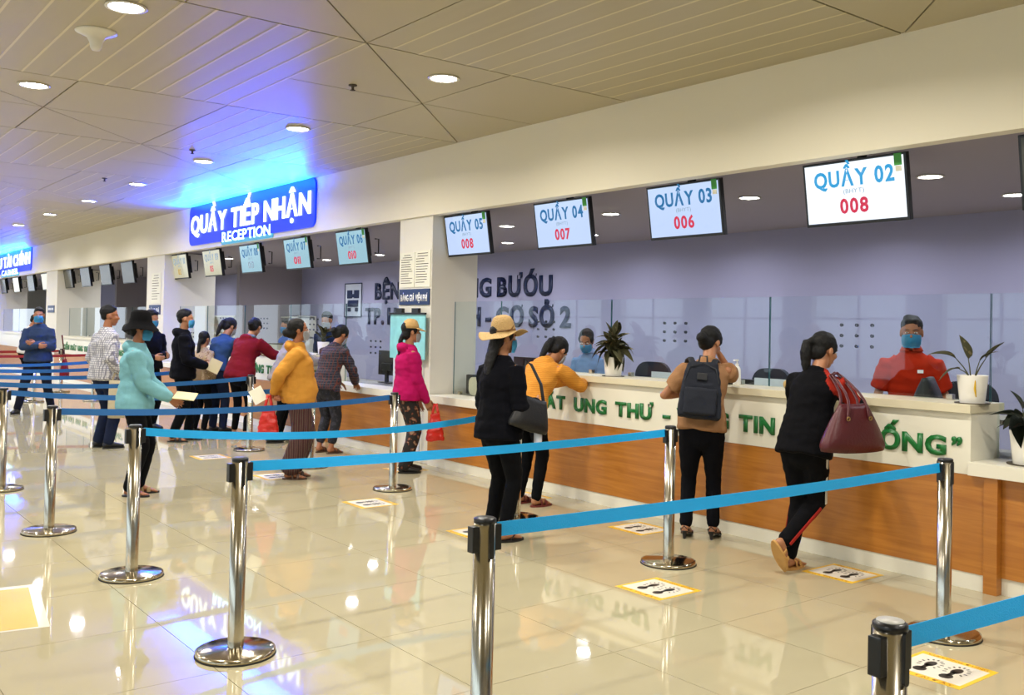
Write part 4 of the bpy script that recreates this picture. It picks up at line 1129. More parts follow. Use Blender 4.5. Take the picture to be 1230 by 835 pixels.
# maroon bag visitor
redp = C_('red_panel', '9C2A1E')
P5 = person(5.22, 3.70, 2, 1.55, 'person in a black and red tracksuit with ponytail leaning on the counter, legs crossed', hand=((0.12, 0.56, 1.10), (0.05, 0.60, 1.10)), pole=((1, 0.1, -1), (1, -0.05, -0.9)), lean=20, neck=2, hpitch=4, hyaw=-16, pel=(0, 0.08, 0.87),
            hair='sidetail', mask=None, top=C_('black_track_top', '08080C'), hem=0.1, loose=0.014, bottom=C_('black_track_trousers', '09090C'), legr=(0.086, 0.062, 0.05), stripe=(C_('white_stripe', 'C8C2B6'), C_('red_stripe', 'A02C26')),
            feet=((0.08, 0.04, 0), (-0.06, -0.22, 0.06)), toes=(4, 10), heel=(0, 62), kpole=((0, 1, 0), (0.1, 1, 0)), shoe=('strap', mat('tan_slipper', 'BE9050', 0.7), None), pantlen=0.1, knob=((0, -0.2, -1), (0, -0.2, -1)))
jk = [o for o in P5['root'].children if o.name.startswith('jacket')][0]; jk.data.materials.append(redp)
A, E_, T2, sg = P5['arms'][1]; ax = E_ - A
for p in jk.data.polygons:
    c = p.center - A; t_ = c.dot(ax) / ax.length_squared; off_ = c - ax * t_
    if -0.25 < t_ < 0.72 and off_.length < 0.12 and (p.center - P5['S']).x > 0.05 and off_.z + off_.x * 0.6 - off_.y * 0.4 > -0.03: p.material_index = 1
# magenta jacket visitor
P7 = person(5.30, 8.55, -14, 1.56, 'person in a magenta hooded jacket, straw-coloured visor cap and dark floral trousers', hand=((0.12, 0.16, 0.76), (0.14, 0.17, 0.78)), lean=2, hyaw=-4, hair='lowtail', mask='mask_grey',
            hat=('cap', mat('visor_cap_cloth', 'C09A60', 0.85, var=0.3, vscale=20, bump=0.4, bscale=80)), top=C_('magenta_cloth', 'A81256'), hem=0.1, loose=0.02, hood=True, bottom=blotch_mat('dark_floral', ['17120F', '6A3A24', '8A7058'], 20), legr=(0.09, 0.075, 0.066), shoe=('shoe', shoe_blk, None), feet=((0.09, 0.05, 0), (0.09, -0.04, 0)))
# yellow sweater visitor
P9 = person(4.17, 8.74, -22, 1.56, 'person in a yellow sweater and wide striped trousers with hands clasped behind the back', hand=((0.0, -0.2, 0.86), (0.03, -0.24, 0.88)), pole=((1, -0.5, 0.1), (1, -0.5, 0.1)), lean=-3, hyaw=0, hpitch=-2, hair='bun', mask='mask_grey', skin='skin2',
            top=C_('mustard_knit', 'C28838'), hem=0.1, loose=0.024, belly=0.045, hood=True, bottom=stripe_mat('striped_wide_cloth', ['1A1513', '5A1620', '241D19', '6B5F4C', '1A1513', '4A141C'], 7, 'Y'), legr=(0.112, 0.108, 0.108), pantlen=0.14, shoe=('strap', sand_br, None), feet=((0.08, -0.03, 0), (0.07, -0.08, 0)), curl=(1.2, 1.2))
# dark plaid visitor
P8 = person(5.26, 10.28, 18, 1.54, 'person in a dark plaid shirt leaning on the low ledge by the first column', hand=((0.15, 0.36, 0.86), (0.1, 0.40, 0.86)), pole=((1, -0.4, -0.4), (1, -0.4, -0.4)), lean=20, neck=12, hpitch=12, hyaw=-14, hair='bun', mask='mask_grey', skin='skin2',
            top=plaid_mat('dark_plaid', '171B2C', '4C4A52', '5A2A22', 10, 0.93), hem=0.1, loose=0.018, bottom=blotch_mat('dark_print', ['14151D', '2B2A34'], 24), legr=(0.09, 0.068, 0.058), pantlen=0.16, shoe=('strap', sand_br, None), knob=((0, -0.2, -1), (0, -0.2, -1)))
# grey hoodie visitor
P10 = person(5.30, 11.55, 2, 1.53, 'person in a pale grey hoodie leaning over the second counter', hand=((0.1, 0.5, 1.09), (0.1, 0.52, 1.09)), pole=((1, 0, -0.8), (1, 0, -0.8)), lean=26, neck=6, hpitch=8, hyaw=-8, hair='bun', mask='mask_grey', pel=(0, -0.05, 0.86),
             top=C_('pale_grey_jersey', '8E8788'), hem=0.06, loose=0.02, hood=True, bottom=blk2, shoe=('shoe', shoe_blk, None), feet=((0.1, 0.0, 0), (0.1, -0.22, 0)), fine=False, knob=((0, -0.2, -1), (0, -0.2, -1)))
# maroon jacket visitor
P11 = person(5.0, 12.15, 30, 1.62, 'person in a maroon jacket and black leggings leaning over the second counter', hand=((0.12, 0.46, 1.09), (0.16, 0.48, 1.09)), pole=((1, 0, -0.8), (1, 0, -0.8)), lean=26, neck=8, hpitch=8, hyaw=10, hair='bun', mask=None, pel=(0, -0.06, 0.88),
             top=C_('maroon_cloth', '6E1420'), hem=0.12, loose=0.026, hood=True, bottom=blk2, legr=(0.08, 0.056, 0.044), shoe=('shoe', mat('pale_shoe', '9A9088', 0.6), None), feet=((0.12, 0, 0), (0.1, -0.05, 0)), fine=False, pantlen=0.12, knob=((0, -0.2, -1), (0, -0.2, -1)))
b = bmesh.new(); ell(b, P11['S'] + P11['d2'] * 0.045 - Vector((0, 0.045, 0)), (0.12, 0.075, 0.035), n=14); mesh_obj('fur_collar', remesh(b, 0.012, 1, 0.01, 4, 40), C_('blue_grey_fur', '5A6A80'), P11['root'], True)
# denim visitor
P12 = person(4.98, 12.95, 22, 1.60, 'person in a blue denim jacket with a ponytail leaning over the second counter', hand=((0.12, 0.46, 1.09), (0.14, 0.50, 1.09)), pole=((1, 0, -0.8), (1, 0, -0.8)), lean=22, neck=8, hpitch=10, hyaw=-18, hair='ponytail', mask='mask_grey', pel=(0, -0.06, 0.88),
             top=C_('denim_blue', '2C4468'), hem=0.03, loose=0.018, bottom=navy, legr=(0.09, 0.066, 0.055), shoe=('shoe', shoe_blk, None), fine=False, knob=((0, -0.2, -1), (0, -0.2, -1)))
# child-sized visitor with beige bag
P13 = person(4.72, 12.95, 25, 1.38, 'shorter person with a low ponytail in a beige patterned top, beside the denim jacket', hand=((0.12, 0.3, 1.0), (0.2, 0.1, 0.9)), lean=6, hair='lowtail', mask=None, top=blotch_mat('beige_pattern', ['A08A68', '7A5C40', 'C0AE8C'], 22), loose=0.025,
             bottom=blk2, shoe=('shoe', shoe_blk, None), fine=False)
# black-clad young visitor
P14 = person(4.22, 12.2, -18, 1.66, 'young person all in black with a blue mask, holding papers', hand=((0.13, 0.22, 0.95), (0.14, 0.25, 0.93)), lean=0, hyaw=-4, hair='short', mask='mask', top=C_('black_hoodie', '080910'), hem=0.1, loose=0.022, hood=True, bottom=blk2, legr=(0.09, 0.07, 0.055),
             shoe=('strap', shoe_blk, None), feet=((0.1, 0.08, 0), (0.1, -0.1, 0)), fine=False)
# bucket hat visitor
P15 = person(2.57, 8.62, -28, 1.56, 'person in a black bucket hat and pale turquoise hoodie holding papers, facing right', hand=((0.1, 0.28, 0.86), (0.1, 0.30, 0.88)), lean=2, hyaw=-6, hpitch=4, hair='bun', mask='mask', skin='skin2',
             hat=('bucket', C_('black_hat', '0A0A0D')), top=C_('turquoise_jersey', '74A8B2'), hem=0.1, loose=0.024, hood=True, bottom=blk2, legr=(0.086, 0.066, 0.056), shoe=('strap', shoe_blk, mat('tan_strap', '9A8058', 0.7)), feet=((0.09, 0.03, 0), (0.09, -0.01, 0)))
# white plaid visitor
P16 = person(3.20, 11.95, 12, 1.68, 'person in a white check shirt and dark jeans beside the black bucket hat', hand=((0.2, 0.1, 0.82), (0.2, 0.1, 0.84)), lean=3, hyaw=-26, hair='short', mask=None, skin='skin2',
             top=plaid_mat('white_check', 'C6C4C2', '8A8890', '77767E', 13, 0.8), hem=0.1, loose=0.022, bottom=navy, legr=(0.09, 0.07, 0.06), shoe=('shoe', shoe_blk, None), feet=((0.1, 0, 0), (0.1, 0.02, 0)), fine=False)
# dark visitor by the second column
P17 = person(4.25, 13.7, -72, 1.66, 'person in dark clothes half hidden behind the bucket hat visitor', hand=((0.1, 0.26, 1.0), (0.1, 0.26, 0.98)), lean=4, hyaw=10, hpitch=10, hair='short', mask='mask', top=C_('near_black_jacket', '0A0B12'), loose=0.02, bottom=blk2, shoe=('shoe', shoe_blk, None), fine=False)
# visitor with folded arms facing the camera
P18 = person(3.48, 16.8, -108, 1.68, 'person in a slate blue jacket facing the camera with folded arms', hand=((-0.01, 0.19, 1.06), (-0.01, 0.23, 1.03)), pole=((1, -0.3, -0.7), (1, -0.3, -0.7)), lean=0, hair='short', mask='mask', skin='skin2',
             top=C_('slate_blue_jacket', '2C3A52'), hem=0.08, loose=0.018, hood=True, bottom=C_('dark_camouflage', '161822'), legr=(0.09, 0.07, 0.056), shoe=('shoe', shoe_blk, None), feet=((0.2, 0, 0), (0.26, 0.02, 0)), toes=(15, 20), fine=False, knob=((-0.3, -1, 0), (-0.3, -1, 0)))
# white shirt visitor at the far left
P19 = person(4.1, 21.0, -20, 1.6, 'person in a white shirt bending forward at the far left counter', hand=((0.1, 0.38, 0.98), (0.1, 0.40, 1.0)), lean=14, neck=10, hpitch=8, hair='short', mask='mask_grey', skin='skin2', top=C_('white_shirt', 'C8C6C0'), sleeve=0.45, bottom=blk2, shoe=('shoe', shoe_blk, None), fine=False)
# staff
P6 = person(6.98, 3.93, 208, 1.66, 'staff member in a red polo shirt and blue mask behind the glass, facing the hall', hand=((0.16, 0.22, 0.95), (0.16, 0.24, 0.95)), lean=4, neck=2, hair='short', mask='mask', skin='skin2', top=C_('red_polo', 'A8280F'), sleeve=0.5, loose=0.014, shoulder=1.0,
            collar=C_('red_polo_collar', 'B83A20'), bottom=blk2, shoe=('shoe', shoe_blk, None), group='staff behind the glass')
b = bmesh.new(); bx(b, 0.045, 0.085, -0.012, 0.012, -0.002, 0.002); 
mesh_obj('name_badge', b, MT['white'], P6['root'], matrix=Matrix.Translation(P6['C'] + Vector((0, 0.137, 0.03))) @ Matrix.Rotation(radians(90), 4, 'X') @ Matrix.Translation((-0.13, 0, 0)))
P3 = person(6.86, 7.40, 196, 1.54, 'staff member in a light blue shirt and blue mask seated behind the potted plant', hand=((0.12, 0.32, 0.9), (0.12, 0.34, 0.9)), lean=10, neck=10, hpitch=10, hyaw=14, hair='bun', mask='mask', skin='skin2', top=C_('light_blue_shirt', '6F8CB8'), loose=0.014,
            collar=C_('light_blue_collar', '7C98C4'), legs=False, pel=(0, 0, 0.82), group='staff behind the glass', zoff=0.03)
S1 = person(6.9, 14.85, 190, 1.58, 'staff member in a blue shirt behind the glass of the second counter', lean=6, hair='short', mask='mask', top=C_('mid_blue_shirt', '3C5C94'), loose=0.016, bottom=blk2, shoe=('shoe', shoe_blk, None), fine=False, group='staff behind the glass')
S2 = person(6.9, 13.4, 215, 1.70, 'grey-haired staff member in a dark navy shirt behind the glass of the second counter', lean=8, neck=8, hair='short', mask='mask_grey', top=C_('dark_navy_shirt', '1B2542'), loose=0.02, bottom=blk2, shoe=('shoe', shoe_blk, None), fine=False, group='staff behind the glass')
# ------------------------------------------------------------------ bags and held things
def strapline(b, pts, r, n=10, hint=Vector((1, 0, 0))):
    tube(b, pts, r, n, hint)

def bag_body(w, dpt, hgt, top_scale=0.6, sag=0.03, n=28, rows=10, seed=1, mat_=None):
    b = bmesh.new(); prev = None; first = None
    for r in range(rows + 1):
        v = r / rows; ww = w * (1 - (1 - top_scale) * v ** 1.3) / 2; dd = dpt / 2 * (1 - 0.75 * v ** 1.5) * (0.75 + 0.25 * min(1, v * 6)); ring = []
        if r == 0: ww *= 0.94
        for i in range(n):
            a = 2 * pi * i / n; ca, sa = cos(a), sin(a)
            x = ww * (abs(ca) ** 0.55) * (1 if ca >= 0 else -1); y = dd * (abs(sa) ** 0.7) * (1 if sa >= 0 else -1)
            z = hgt * v - sag * (1 - (x / (w / 2)) ** 2) * (0.6 if r == 0 else 0) - 0.012 * v * (1 - (x / max(ww, .01)) ** 2)
            nn = noise.noise(Vector((x * 9 + seed, y * 9, z * 9))) * 0.008
            ring.append(b.verts.new((x * (1 + nn), y * (1 + nn * 4), z)))
        if prev:
            for i in range(n): b.faces.new((prev[i], prev[(i + 1) % n], ring[(i + 1) % n], ring[i]))
        else: b.faces.new(ring[::-1])
        prev = ring
    b.faces.new(prev)
    return b
leather = mat('maroon_leather', '4A0E16', 0.4, var=0.15, vscale=8, bump=0.2, bscale=60); gold = mat('brass_fitting', 'A08450', 0.3, metal=1.0)
# maroon shoulder bag of P5: hangs on our side of her
sh = P5['M'] @ (P5['arms'][1][0] + Vector((0.0, 0, 0.05)))
t = empty('shoulder_bag', (5.30, 3.36, 0.81), radians(-14), 'large maroon leather shoulder bag with two long handles hanging from the tracksuit visitor', 'bag')
mesh_obj('bag_body', bag_body(0.50, 0.15, 0.29, 0.42, 0.02), leather, t, True)
b = bmesh.new(); tube(b, [(-0.10, 0.0, 0.282), (0, -0.004, 0.282), (0.10, 0, 0.282)], [(0.006, 0.004)] * 3, 8); mesh_obj('zip', b, gold, t, True)
top = Matrix.Rotation(radians(14), 4, 'Z') @ (sh - Vector((5.30, 3.36, 0.81)))
for sgn in (-1, 1):
    b = bmesh.new(); pts = []
    for p0, p1 in (((-0.085, sgn * 0.045, 0.21), (-0.035, 0, 0)), ((0.085, sgn * 0.045, 0.21), (0.035, 0, 0))):
        q = [Vector(p0).lerp(Vector((top.x + p1[0], top.y + sgn * 0.012, top.z)), k / 5) + Vector((0, -0.06 * sin(pi * k / 5), 0)) for k in range(6)]
        pts += q if not pts else [Vector((top.x, top.y + sgn * 0.012, top.z + 0.02))] + q[::-1]
    tube(b, pts, [(0.011, 0.006)] * len(pts), 8, hint=Vector((1, 0, 0))); mesh_obj('handle', b, leather, t, True)
    for sx in (-1, 1):
        b = bmesh.new(); lathe(b, [(0.008, -0.003), (0.014, -0.003), (0.014, 0.003), (0.008, 0.003), (0.008, -0.003)], n=14)
        mesh_obj('ring', b, gold, t, True, Matrix.Translation((sx * 0.088, sgn * 0.055, 0.2)) @ Matrix.Rotation(radians(90), 4, 'X'))
# backpack of P4
Mp = P4['M']; bpk = mat('charcoal_nylon', '22252E', 0.8, spec=0.2, var=0.1, vscale=20, bump=0.3, bscale=160); bpd = mat('dark_nylon_trim', '14161C', 0.6)
ctr = P4['W'] + P4['d2'] * 0.13 + Vector((-0.015, -0.20, 0.0))
wloc = Mp @ ctr
t = empty('backpack', wloc, radians(42 - 90), 'charcoal grey backpack with a front zip pocket worn by the tan shirt visitor', 'bag')
t.rotation_euler = (radians(-10), radians(4), radians(42 - 90))
b = bmesh.new(); bx(b, -0.145, 0.145, -0.06, 0.075, -0.21, 0.2, 0, 0.0); bmesh.ops.subdivide_edges(b, edges=b.edges[:], cuts=3, use_grid_fill=True)
for v in b.verts:
    k = (v.co.z + 0.21) / 0.41; v.co.x *= 1.06 - 0.34 * k ** 2.2; v.co.y *= 1.15 - 0.45 * k ** 2
b = remesh(b, 0.012, 9, 0.005, 2, 12); mesh_obj('main_compartment', b, bpk, t, True)
b = bmesh.new(); bx(b, -0.115, 0.115, -0.115, -0.05, -0.19, -0.0, 0, 0); bmesh.ops.subdivide_edges(b, edges=b.edges[:], cuts=2, use_grid_fill=True)
b = remesh(b, 0.011, 8, 0.004, 5, 12); mesh_obj('front_pocket', b, bpk, t, True)
b = bmesh.new(); tube(b, [(-0.1, -0.102, -0.022), (0, -0.112, -0.012), (0.1, -0.102, -0.022)], [0.004] * 3, 6); mesh_obj('pocket_zip', b, bpd, t, True)
b = bmesh.new(); tube(b, [(-0.12, -0.055, 0.05), (-0.09, -0.06, 0.15), (0, -0.06, 0.185), (0.09, -0.06, 0.15), (0.12, -0.055, 0.05)], [0.004] * 5, 6); mesh_obj('main_zip', b, bpd, t, True)
b = bmesh.new(); tube(b, [(-0.03, 0.02, 0.2), (-0.025, 0.01, 0.245), (0.025, 0.01, 0.245), (0.03, 0.02, 0.2)], [0.007] * 4, 8); mesh_obj('grab_loop', b, bpd, t, True)
b = bmesh.new(); bx(b, -0.035, 0.035, -0.078, -0.07, 0.06, 0.11, 0, 0.004); mesh_obj('patch', b, bpd, t)
for sx in (-1, 1):
    b = bmesh.new(); tube(b, [(sx * 0.065, 0.03, 0.17), (sx * 0.09, 0.08, 0.235), (sx * 0.105, 0.19, 0.235), (sx * 0.12, 0.29, 0.13), (sx * 0.13, 0.27, 0.0), (sx * 0.14, 0.12, -0.12), (sx * 0.12, 0.04, -0.17)], [(0.024, 0.008)] * 4 + [(0.014, 0.005)] * 3, 10, hint=Vector((1, 0, 0)))
    mesh_obj('shoulder_strap', b, bpd, t, True)
# black shoulder bag of P1
Mp = P1['M']; loc = Mp @ Vector((0.235, 0.06, 0.83))
t = empty('shoulder_bag', loc, radians(6), 'soft black shoulder bag hanging at the hip of the straw hat visitor', 'bag')
bb = mat('soft_black_leather', '0A090C', 0.5, bump=0.2, bscale=60)
t.rotation_euler = (0, radians(16), radians(-4))
mesh_obj('bag_body', bag_body(0.34, 0.12, 0.23, 0.6, 0.02, seed=4), bb, t, True)
b = bmesh.new(); tube(b, [(-0.10, 0.0, 0.2), (-0.12, 0.04, 0.34), (-0.10, 0.10, 0.48), (-0.04, 0.09, 0.46), (0.04, 0.03, 0.34), (0.09, 0.0, 0.2)], [(0.016, 0.005)] * 6, 8); mesh_obj('strap', b, bb, t, True)
t = empty('water_bottle', Mp @ Vector((0.25, 0.16, 0.70)), 0, 'clear plastic bottle showing under the black shoulder bag', 'bottle')
b = bmesh.new(); lathe(b, [(0, 0), (0.028, 0.0), (0.03, 0.01), (0.03, 0.13), (0.012, 0.16), (0.012, 0.175), (0, 0.175)], n=20); mesh_obj('bottle_body', b, MT['acrylic'], t, True)
# red carrier bags
redbag = mat('red_plastic_film', 'C02018', 0.35, var=0.2, vscale=10, bump=0.6, bscale=30)
def carrier(loc, w, hgt, label, rz=0.0, mt=redbag):
    t = empty('carrier_bag', loc, rz, label, 'bag')
    b = bag_body(w, w * 0.45, hgt * 0.72, 0.45, 0.02, seed=loc[1]); b = remesh(b, 0.012, 2, 0.012, 7, 16)
    mesh_obj('bag_body', b, mt, t, True, Matrix.Translation((0, 0, -hgt)))
    b = bmesh.new(); tube(b, [(-0.03, 0, -hgt * 0.3), (-0.01, 0, -0.02), (0.01, 0, -0.02), (0.03, 0, -hgt * 0.3)], [(0.014, 0.006)] * 4, 8); mesh_obj('handles', b, mt, t, True)
h7 = P7['M'] @ (P7['arms'][1][2] + Vector((0, 0.06, -0.04)))
carrier((h7.x + 0.02, h7.y - 0.05, h7.z + 0.02), 0.2, 0.40, 'red plastic bag held by the magenta jacket visitor', radians(-20))
h9 = P9['M'] @ (P9['arms'][1][2] + Vector((-0.02, -0.06, -0.02)))
carrier((h9.x - 0.0, h9.y - 0.02, h9.z), 0.22, 0.42, 'red plastic bag held behind the back of the yellow sweater visitor', radians(-20))
b = bmesh.new(); bx(b, -0.11, 0.02, -0.075, 0.075, 0, 0.004); o = mesh_obj('papers', b, MT['paper'])
o.location = (h9.x - 0.05, h9.y + 0.02, h9.z - 0.0); o.rotation_euler = (radians(75), radians(-30), radians(-25)); tag(o, 'folded white papers held behind the back of the yellow sweater visitor', 'papers')
h15 = P15['M'] @ (P15['arms'][1][2] + Vector((0, 0.10, 0.0)))
b = bmesh.new(); bx(b, -0.09, 0.09, -0.11, 0.11, 0, 0.006); o = mesh_obj('papers', b, mat('cream_folder', 'CDBE8C', 0.7))
o.location = (h15.x + 0.04, h15.y - 0.02, h15.z + 0.01); o.rotation_euler = (radians(12), radians(6), radians(-28)); tag(o, 'cream papers held in front of the turquoise hoodie visitor', 'papers')
h14 = P14['M'] @ (P14['arms'][1][2] + Vector((0, 0.08, -0.0)))
b = bmesh.new(); bx(b, -0.08, 0.07, -0.002, 0.002, -0.09, 0.08); o = mesh_obj('papers', b, mat('cream_sheet', 'C8BC98', 0.7))
o.location = (h14.x + 0.03, h14.y - 0.04, h14.z); o.rotation_euler = (0, radians(25), radians(-30)); tag(o, 'cream papers held by the young visitor in black', 'papers')
# cloth tote of P16
t = empty('tote_bag', P16['M'] @ Vector((0.26, 0.02, 0.36)), radians(-30), 'long cream cloth tote hanging beside the white check shirt', 'bag')
mesh_obj('bag_body', bag_body(0.2, 0.08, 0.44, 0.9, 0.01, seed=2), C_('cream_canvas', 'B5A98C'), t, True)
b = bmesh.new(); tube(b, [(-0.06, 0, 0.42), (-0.03, 0, 0.52), (0.03, 0, 0.52), (0.06, 0, 0.42)], [(0.01, 0.003)] * 4, 8); mesh_obj('handle', b, C_('cream_strap', 'A89C80'), t, True)
# red bag of P18
t = empty('tote_bag', (3.82, 16.55, 0.58), radians(70), 'dark red and grey bag at the side of the visitor with folded arms', 'bag')
mesh_obj('bag_body', bag_body(0.36, 0.14, 0.3, 0.8, 0.02, seed=8), C_('dark_red_cloth', '6E1A20'), t, True)
b = bmesh.new(); tube(b, [(-0.1, 0, 0.28), (-0.09, 0.02, 0.5), (-0.06, 0.04, 0.68), (0.02, 0.02, 0.5), (0.1, 0, 0.28)], [(0.012, 0.004)] * 5, 8); mesh_obj('strap', b, C_('dark_red_strap', '581418'), t, True)
# beige backpack of P13
t = empty('backpack', P13['M'] @ Vector((0, -0.17, 1.02)), radians(25 - 90), 'small beige backpack worn by the shorter visitor', 'bag')
b = bmesh.new(); bx(b, -0.12, 0.12, -0.06, 0.06, -0.16, 0.15); bmesh.ops.subdivide_edges(b, edges=b.edges[:], cuts=2, use_grid_fill=True); mesh_obj('main_compartment', remesh(b, 0.015, 8, 0.004, 3, 12), C_('beige_canvas', 'A58E6A'), t, True)
b = bmesh.new(); bx(b, -0.09, 0.09, -0.1, -0.05, -0.14, 0.0); bmesh.ops.subdivide_edges(b, edges=b.edges[:], cuts=2, use_grid_fill=True); mesh_obj('front_pocket', remesh(b, 0.014, 6), C_('beige_canvas_pocket', '9A8462'), t, True)

# ------------------------------------------------------------------ potted plants
def leaf_mesh(name, L, Wd, curve, mt):
    b = bmesh.new(); n = 8; rows = []
    for i in range(n + 1):
        u = i / n; w = Wd / 2 * (sin(pi * min(1, u ** 0.75))) ** 0.8 if 0 < u < 1 else 0.0006
        z = -curve * u * u * L; y = L * u * (1 - 0.15 * curve * u)
        rows.append([b.verts.new((-w, y, z + w * 0.35)), b.verts.new((-w * .5, y, z + w * 0.12)), b.verts.new((0, y, z)), b.verts.new((w * .5, y, z + w * 0.12)), b.verts.new((w, y, z + w * 0.35))])
    for a, c in zip(rows, rows[1:]):
        for k in range(4): b.faces.new((a[k], a[k + 1], c[k + 1], c[k]))
    bmesh.ops.solidify(b, geom=b.faces[:], thickness=0.0012)
    return (lambda me: (me.materials.append(mt), me)[1])(lm(b, name))
LEAVES = [leaf_mesh('leaf', 0.15, 0.085, c, MT['leaf']) for c in (0.1, 0.5, 1.0)]
LEAVES2 = [leaf_mesh('leaf', 0.15, 0.11, c, MT['leaf2']) for c in (0.2, 0.7, 1.1)]
def plant(x, y, z, label, spec, lv, pr=0.072, ph=0.175, seed=1, accent=None):
    t = empty('potted_plant', (x, y, z), 0, label, 'plant'); r = random.Random(seed)
    b = bmesh.new(); lathe(b, [(0, 0.0), (pr * 0.78, 0.0), (pr * 0.8, 0.004), (pr, ph - 0.004), (pr, ph), (pr - 0.006, ph), (pr - 0.008, ph - 0.02), (0, ph - 0.02)], n=36); pt = mesh_obj('pot', b, MT['pot'], t, True)
    b = bmesh.new(); lathe(b, [(0, ph - 0.016), (pr - 0.009, ph - 0.018), (pr - 0.009, ph - 0.024), (0, ph - 0.024)], n=20); mesh_obj('soil', b, MT['soil'], t)
    b = bmesh.new(); lathe(b, [(0, 0), (pr * 1.12, 0), (pr * 1.14, 0.006), (pr * 0.8, 0.003), (0, 0.003)], n=30); mesh_obj('saucer', b, MT['ink'], t, True)
    for (az, el, ln, hh, k, sc) in spec:
        p0 = Vector((0.012 * cos(az), 0.012 * sin(az), ph - 0.02)); dd = Vector((cos(az) * cos(el), sin(az) * cos(el), sin(el))); p1 = p0 + Vector((0, 0, hh)) + dd * ln
        b = bmesh.new(); tube(b, [p0, p0.lerp(p1, 0.5) + Vector((0, 0, 0.01)), p1], [0.0045, 0.0035, 0.0025], 6); mesh_obj('stem', b, MT['stem'], t, True)
        o = from_mesh('leaf', lv[k], t); o.location = p1; o.scale = (sc, sc, sc)
        o.rotation_euler = (Matrix.Rotation(az - pi / 2, 3, 'Z') @ Matrix.Rotation(el, 3, 'X') @ Matrix.Rotation(r.uniform(-.5, .5), 3, 'Y')).to_euler()
    if accent:
        b = bmesh.new(); tube(b, [(0, 0, 0.05), (-0.006, 0.0, 0), (0.008, 0, -0.05)], [(0.007, 0.004), (0.011, 0.005), (0.005, 0.003)], 10)
        o = mesh_obj('orange_ornament', b, MT['yellow'], t, True, Matrix.Translation((-pr * 0.9 * 0.79, -pr * 0.9 * 0.62, ph * 0.55)) @ Matrix.Rotation(radians(0), 4, 'X'))
    return t
r = random.Random(5); sp = []
for i in range(46):
    el = radians(r.choice([75, 55, 40, 20, 5, -15]) + r.uniform(-8, 8)); sp.append((i * 2.4, el, r.uniform(0.02, 0.06), r.uniform(0.04, 0.17), 0 if el > 0.9 else (1 if el > 0.3 else 2), r.uniform(0.75, 1.05)))
plant(5.93, 6.13, 1.112, 'bushy variegated plant in a round white pot on the raised counter top', sp, LEAVES, 0.088, 0.17, 2)
plant(5.90, 2.92, 1.112, 'sparse plant with four striped leaves in a white pot with an orange ornament', [(radians(128), radians(35), 0.10, 0.06, 1, 1.05), (radians(80), radians(72), 0.06, 0.06, 0, 1.1), (radians(-40), radians(48), 0.10, 0.05, 0, 1.05), (radians(-70), radians(60), 0.05, 0.06, 1, 0.8), (radians(140), radians(20), 0.07, 0.03, 2, 0.8)], LEAVES, 0.09, 0.175, 3, accent=True)
sp = [(i * 2.4, radians(r.choice([70, 45, 25, 0])), r.uniform(0.02, 0.06), r.uniform(0.02, 0.11), r.choice([0, 1, 2]), r.uniform(0.7, 1.1)) for i in range(20)]
plant(5.93, 2.60, 0.772, 'dark leafy plant in a white pot on the low ledge at the right edge', sp, LEAVES2, 0.10, 0.2, 4)
sp = [(i * 2.4, radians(r.choice([75, 45, 20])), r.uniform(0.02, 0.05), r.uniform(0.04, 0.14), r.choice([0, 1]), r.uniform(0.8, 1.0)) for i in range(12)]
plant(5.95, 11.75, 1.112, 'small plant in a white pot on the second counter behind the yellow sweater', sp, LEAVES, 0.08, 0.17, 6)

# ------------------------------------------------------------------ things on the counters
t = empty('pump_bottle', (5.95, 4.78, 1.112), 0, 'white sanitizer pump bottle on the counter beside the backpack visitor', 'bottle')
b = bmesh.new(); lathe(b, [(0, 0), (0.028, 0), (0.03, 0.004), (0.03, 0.115), (0.022, 0.14), (0.012, 0.15), (0, 0.15)], n=24); mesh_obj('bottle_body', b, MT['pump'], t, True)
b = bmesh.new(); lathe(b, [(0, 0.15), (0.013, 0.15), (0.013, 0.168), (0.005, 0.17), (0.005, 0.19), (0, 0.19)], n=16); bx(b, -0.04, 0.01, -0.008, 0.008, 0.188, 0.2, 0, 0.002); mesh_obj('pump_head', b, MT['pump'], t)
b = bmesh.new(); bx(b, -0.0305, -0.0295, -0.012, 0.012, 0.04, 0.1); mesh_obj('label', b, MT['ink'], t)
t = empty('pen_cup', (5.99, 4.88, 1.112), 0, 'small dark cup behind the pump bottle', 'cup')
b = bmesh.new(); lathe(b, [(0, 0), (0.025, 0), (0.027, 0.09), (0.023, 0.09), (0.021, 0.006), (0, 0.006)], n=20); mesh_obj('cup', b, MT['black'], t, True)
for i in range(3):
    b = bmesh.new(); tube(b, [(0.005 * i - 0.005, 0, 0.02), (0.01 * i - 0.012, 0.004 * i, 0.14)], [0.003, 0.003], 6); mesh_obj('pen', b, MT['navy'], t)
def holder(x, y, z, w, hh, label):
    t = empty('document_holder', (x, y, z), 0, label, 'document holder')
    b = bmesh.new(); bx(b, -0.004, 0.004, -w / 2, w / 2, 0, hh); mesh_obj('front_sheet', b, MT['acrylic'], t)
    b = bmesh.new(); bx(b, 0.02, 0.06, -w / 2, w / 2, 0, 0.01); bx(b, 0.0, 0.05, -w / 2, w / 2, 0.0, 0.006); mesh_obj('foot', b, MT['acrylic'], t)
holder(6.22, 4.62, 1.0, 0.40, 0.165, 'frosted box panel behind the glass between the backpack visitor and the tracksuit visitor')
holder(6.24, 6.13 - 0.35, 1.0, 0.36, 0.16, 'frosted box panel behind the glass right of the bushy plant')
t = empty('paper_roll', (6.0, 4.32, 1.145), 0, 'small roll of kraft paper lying on the counter top', 'roll')
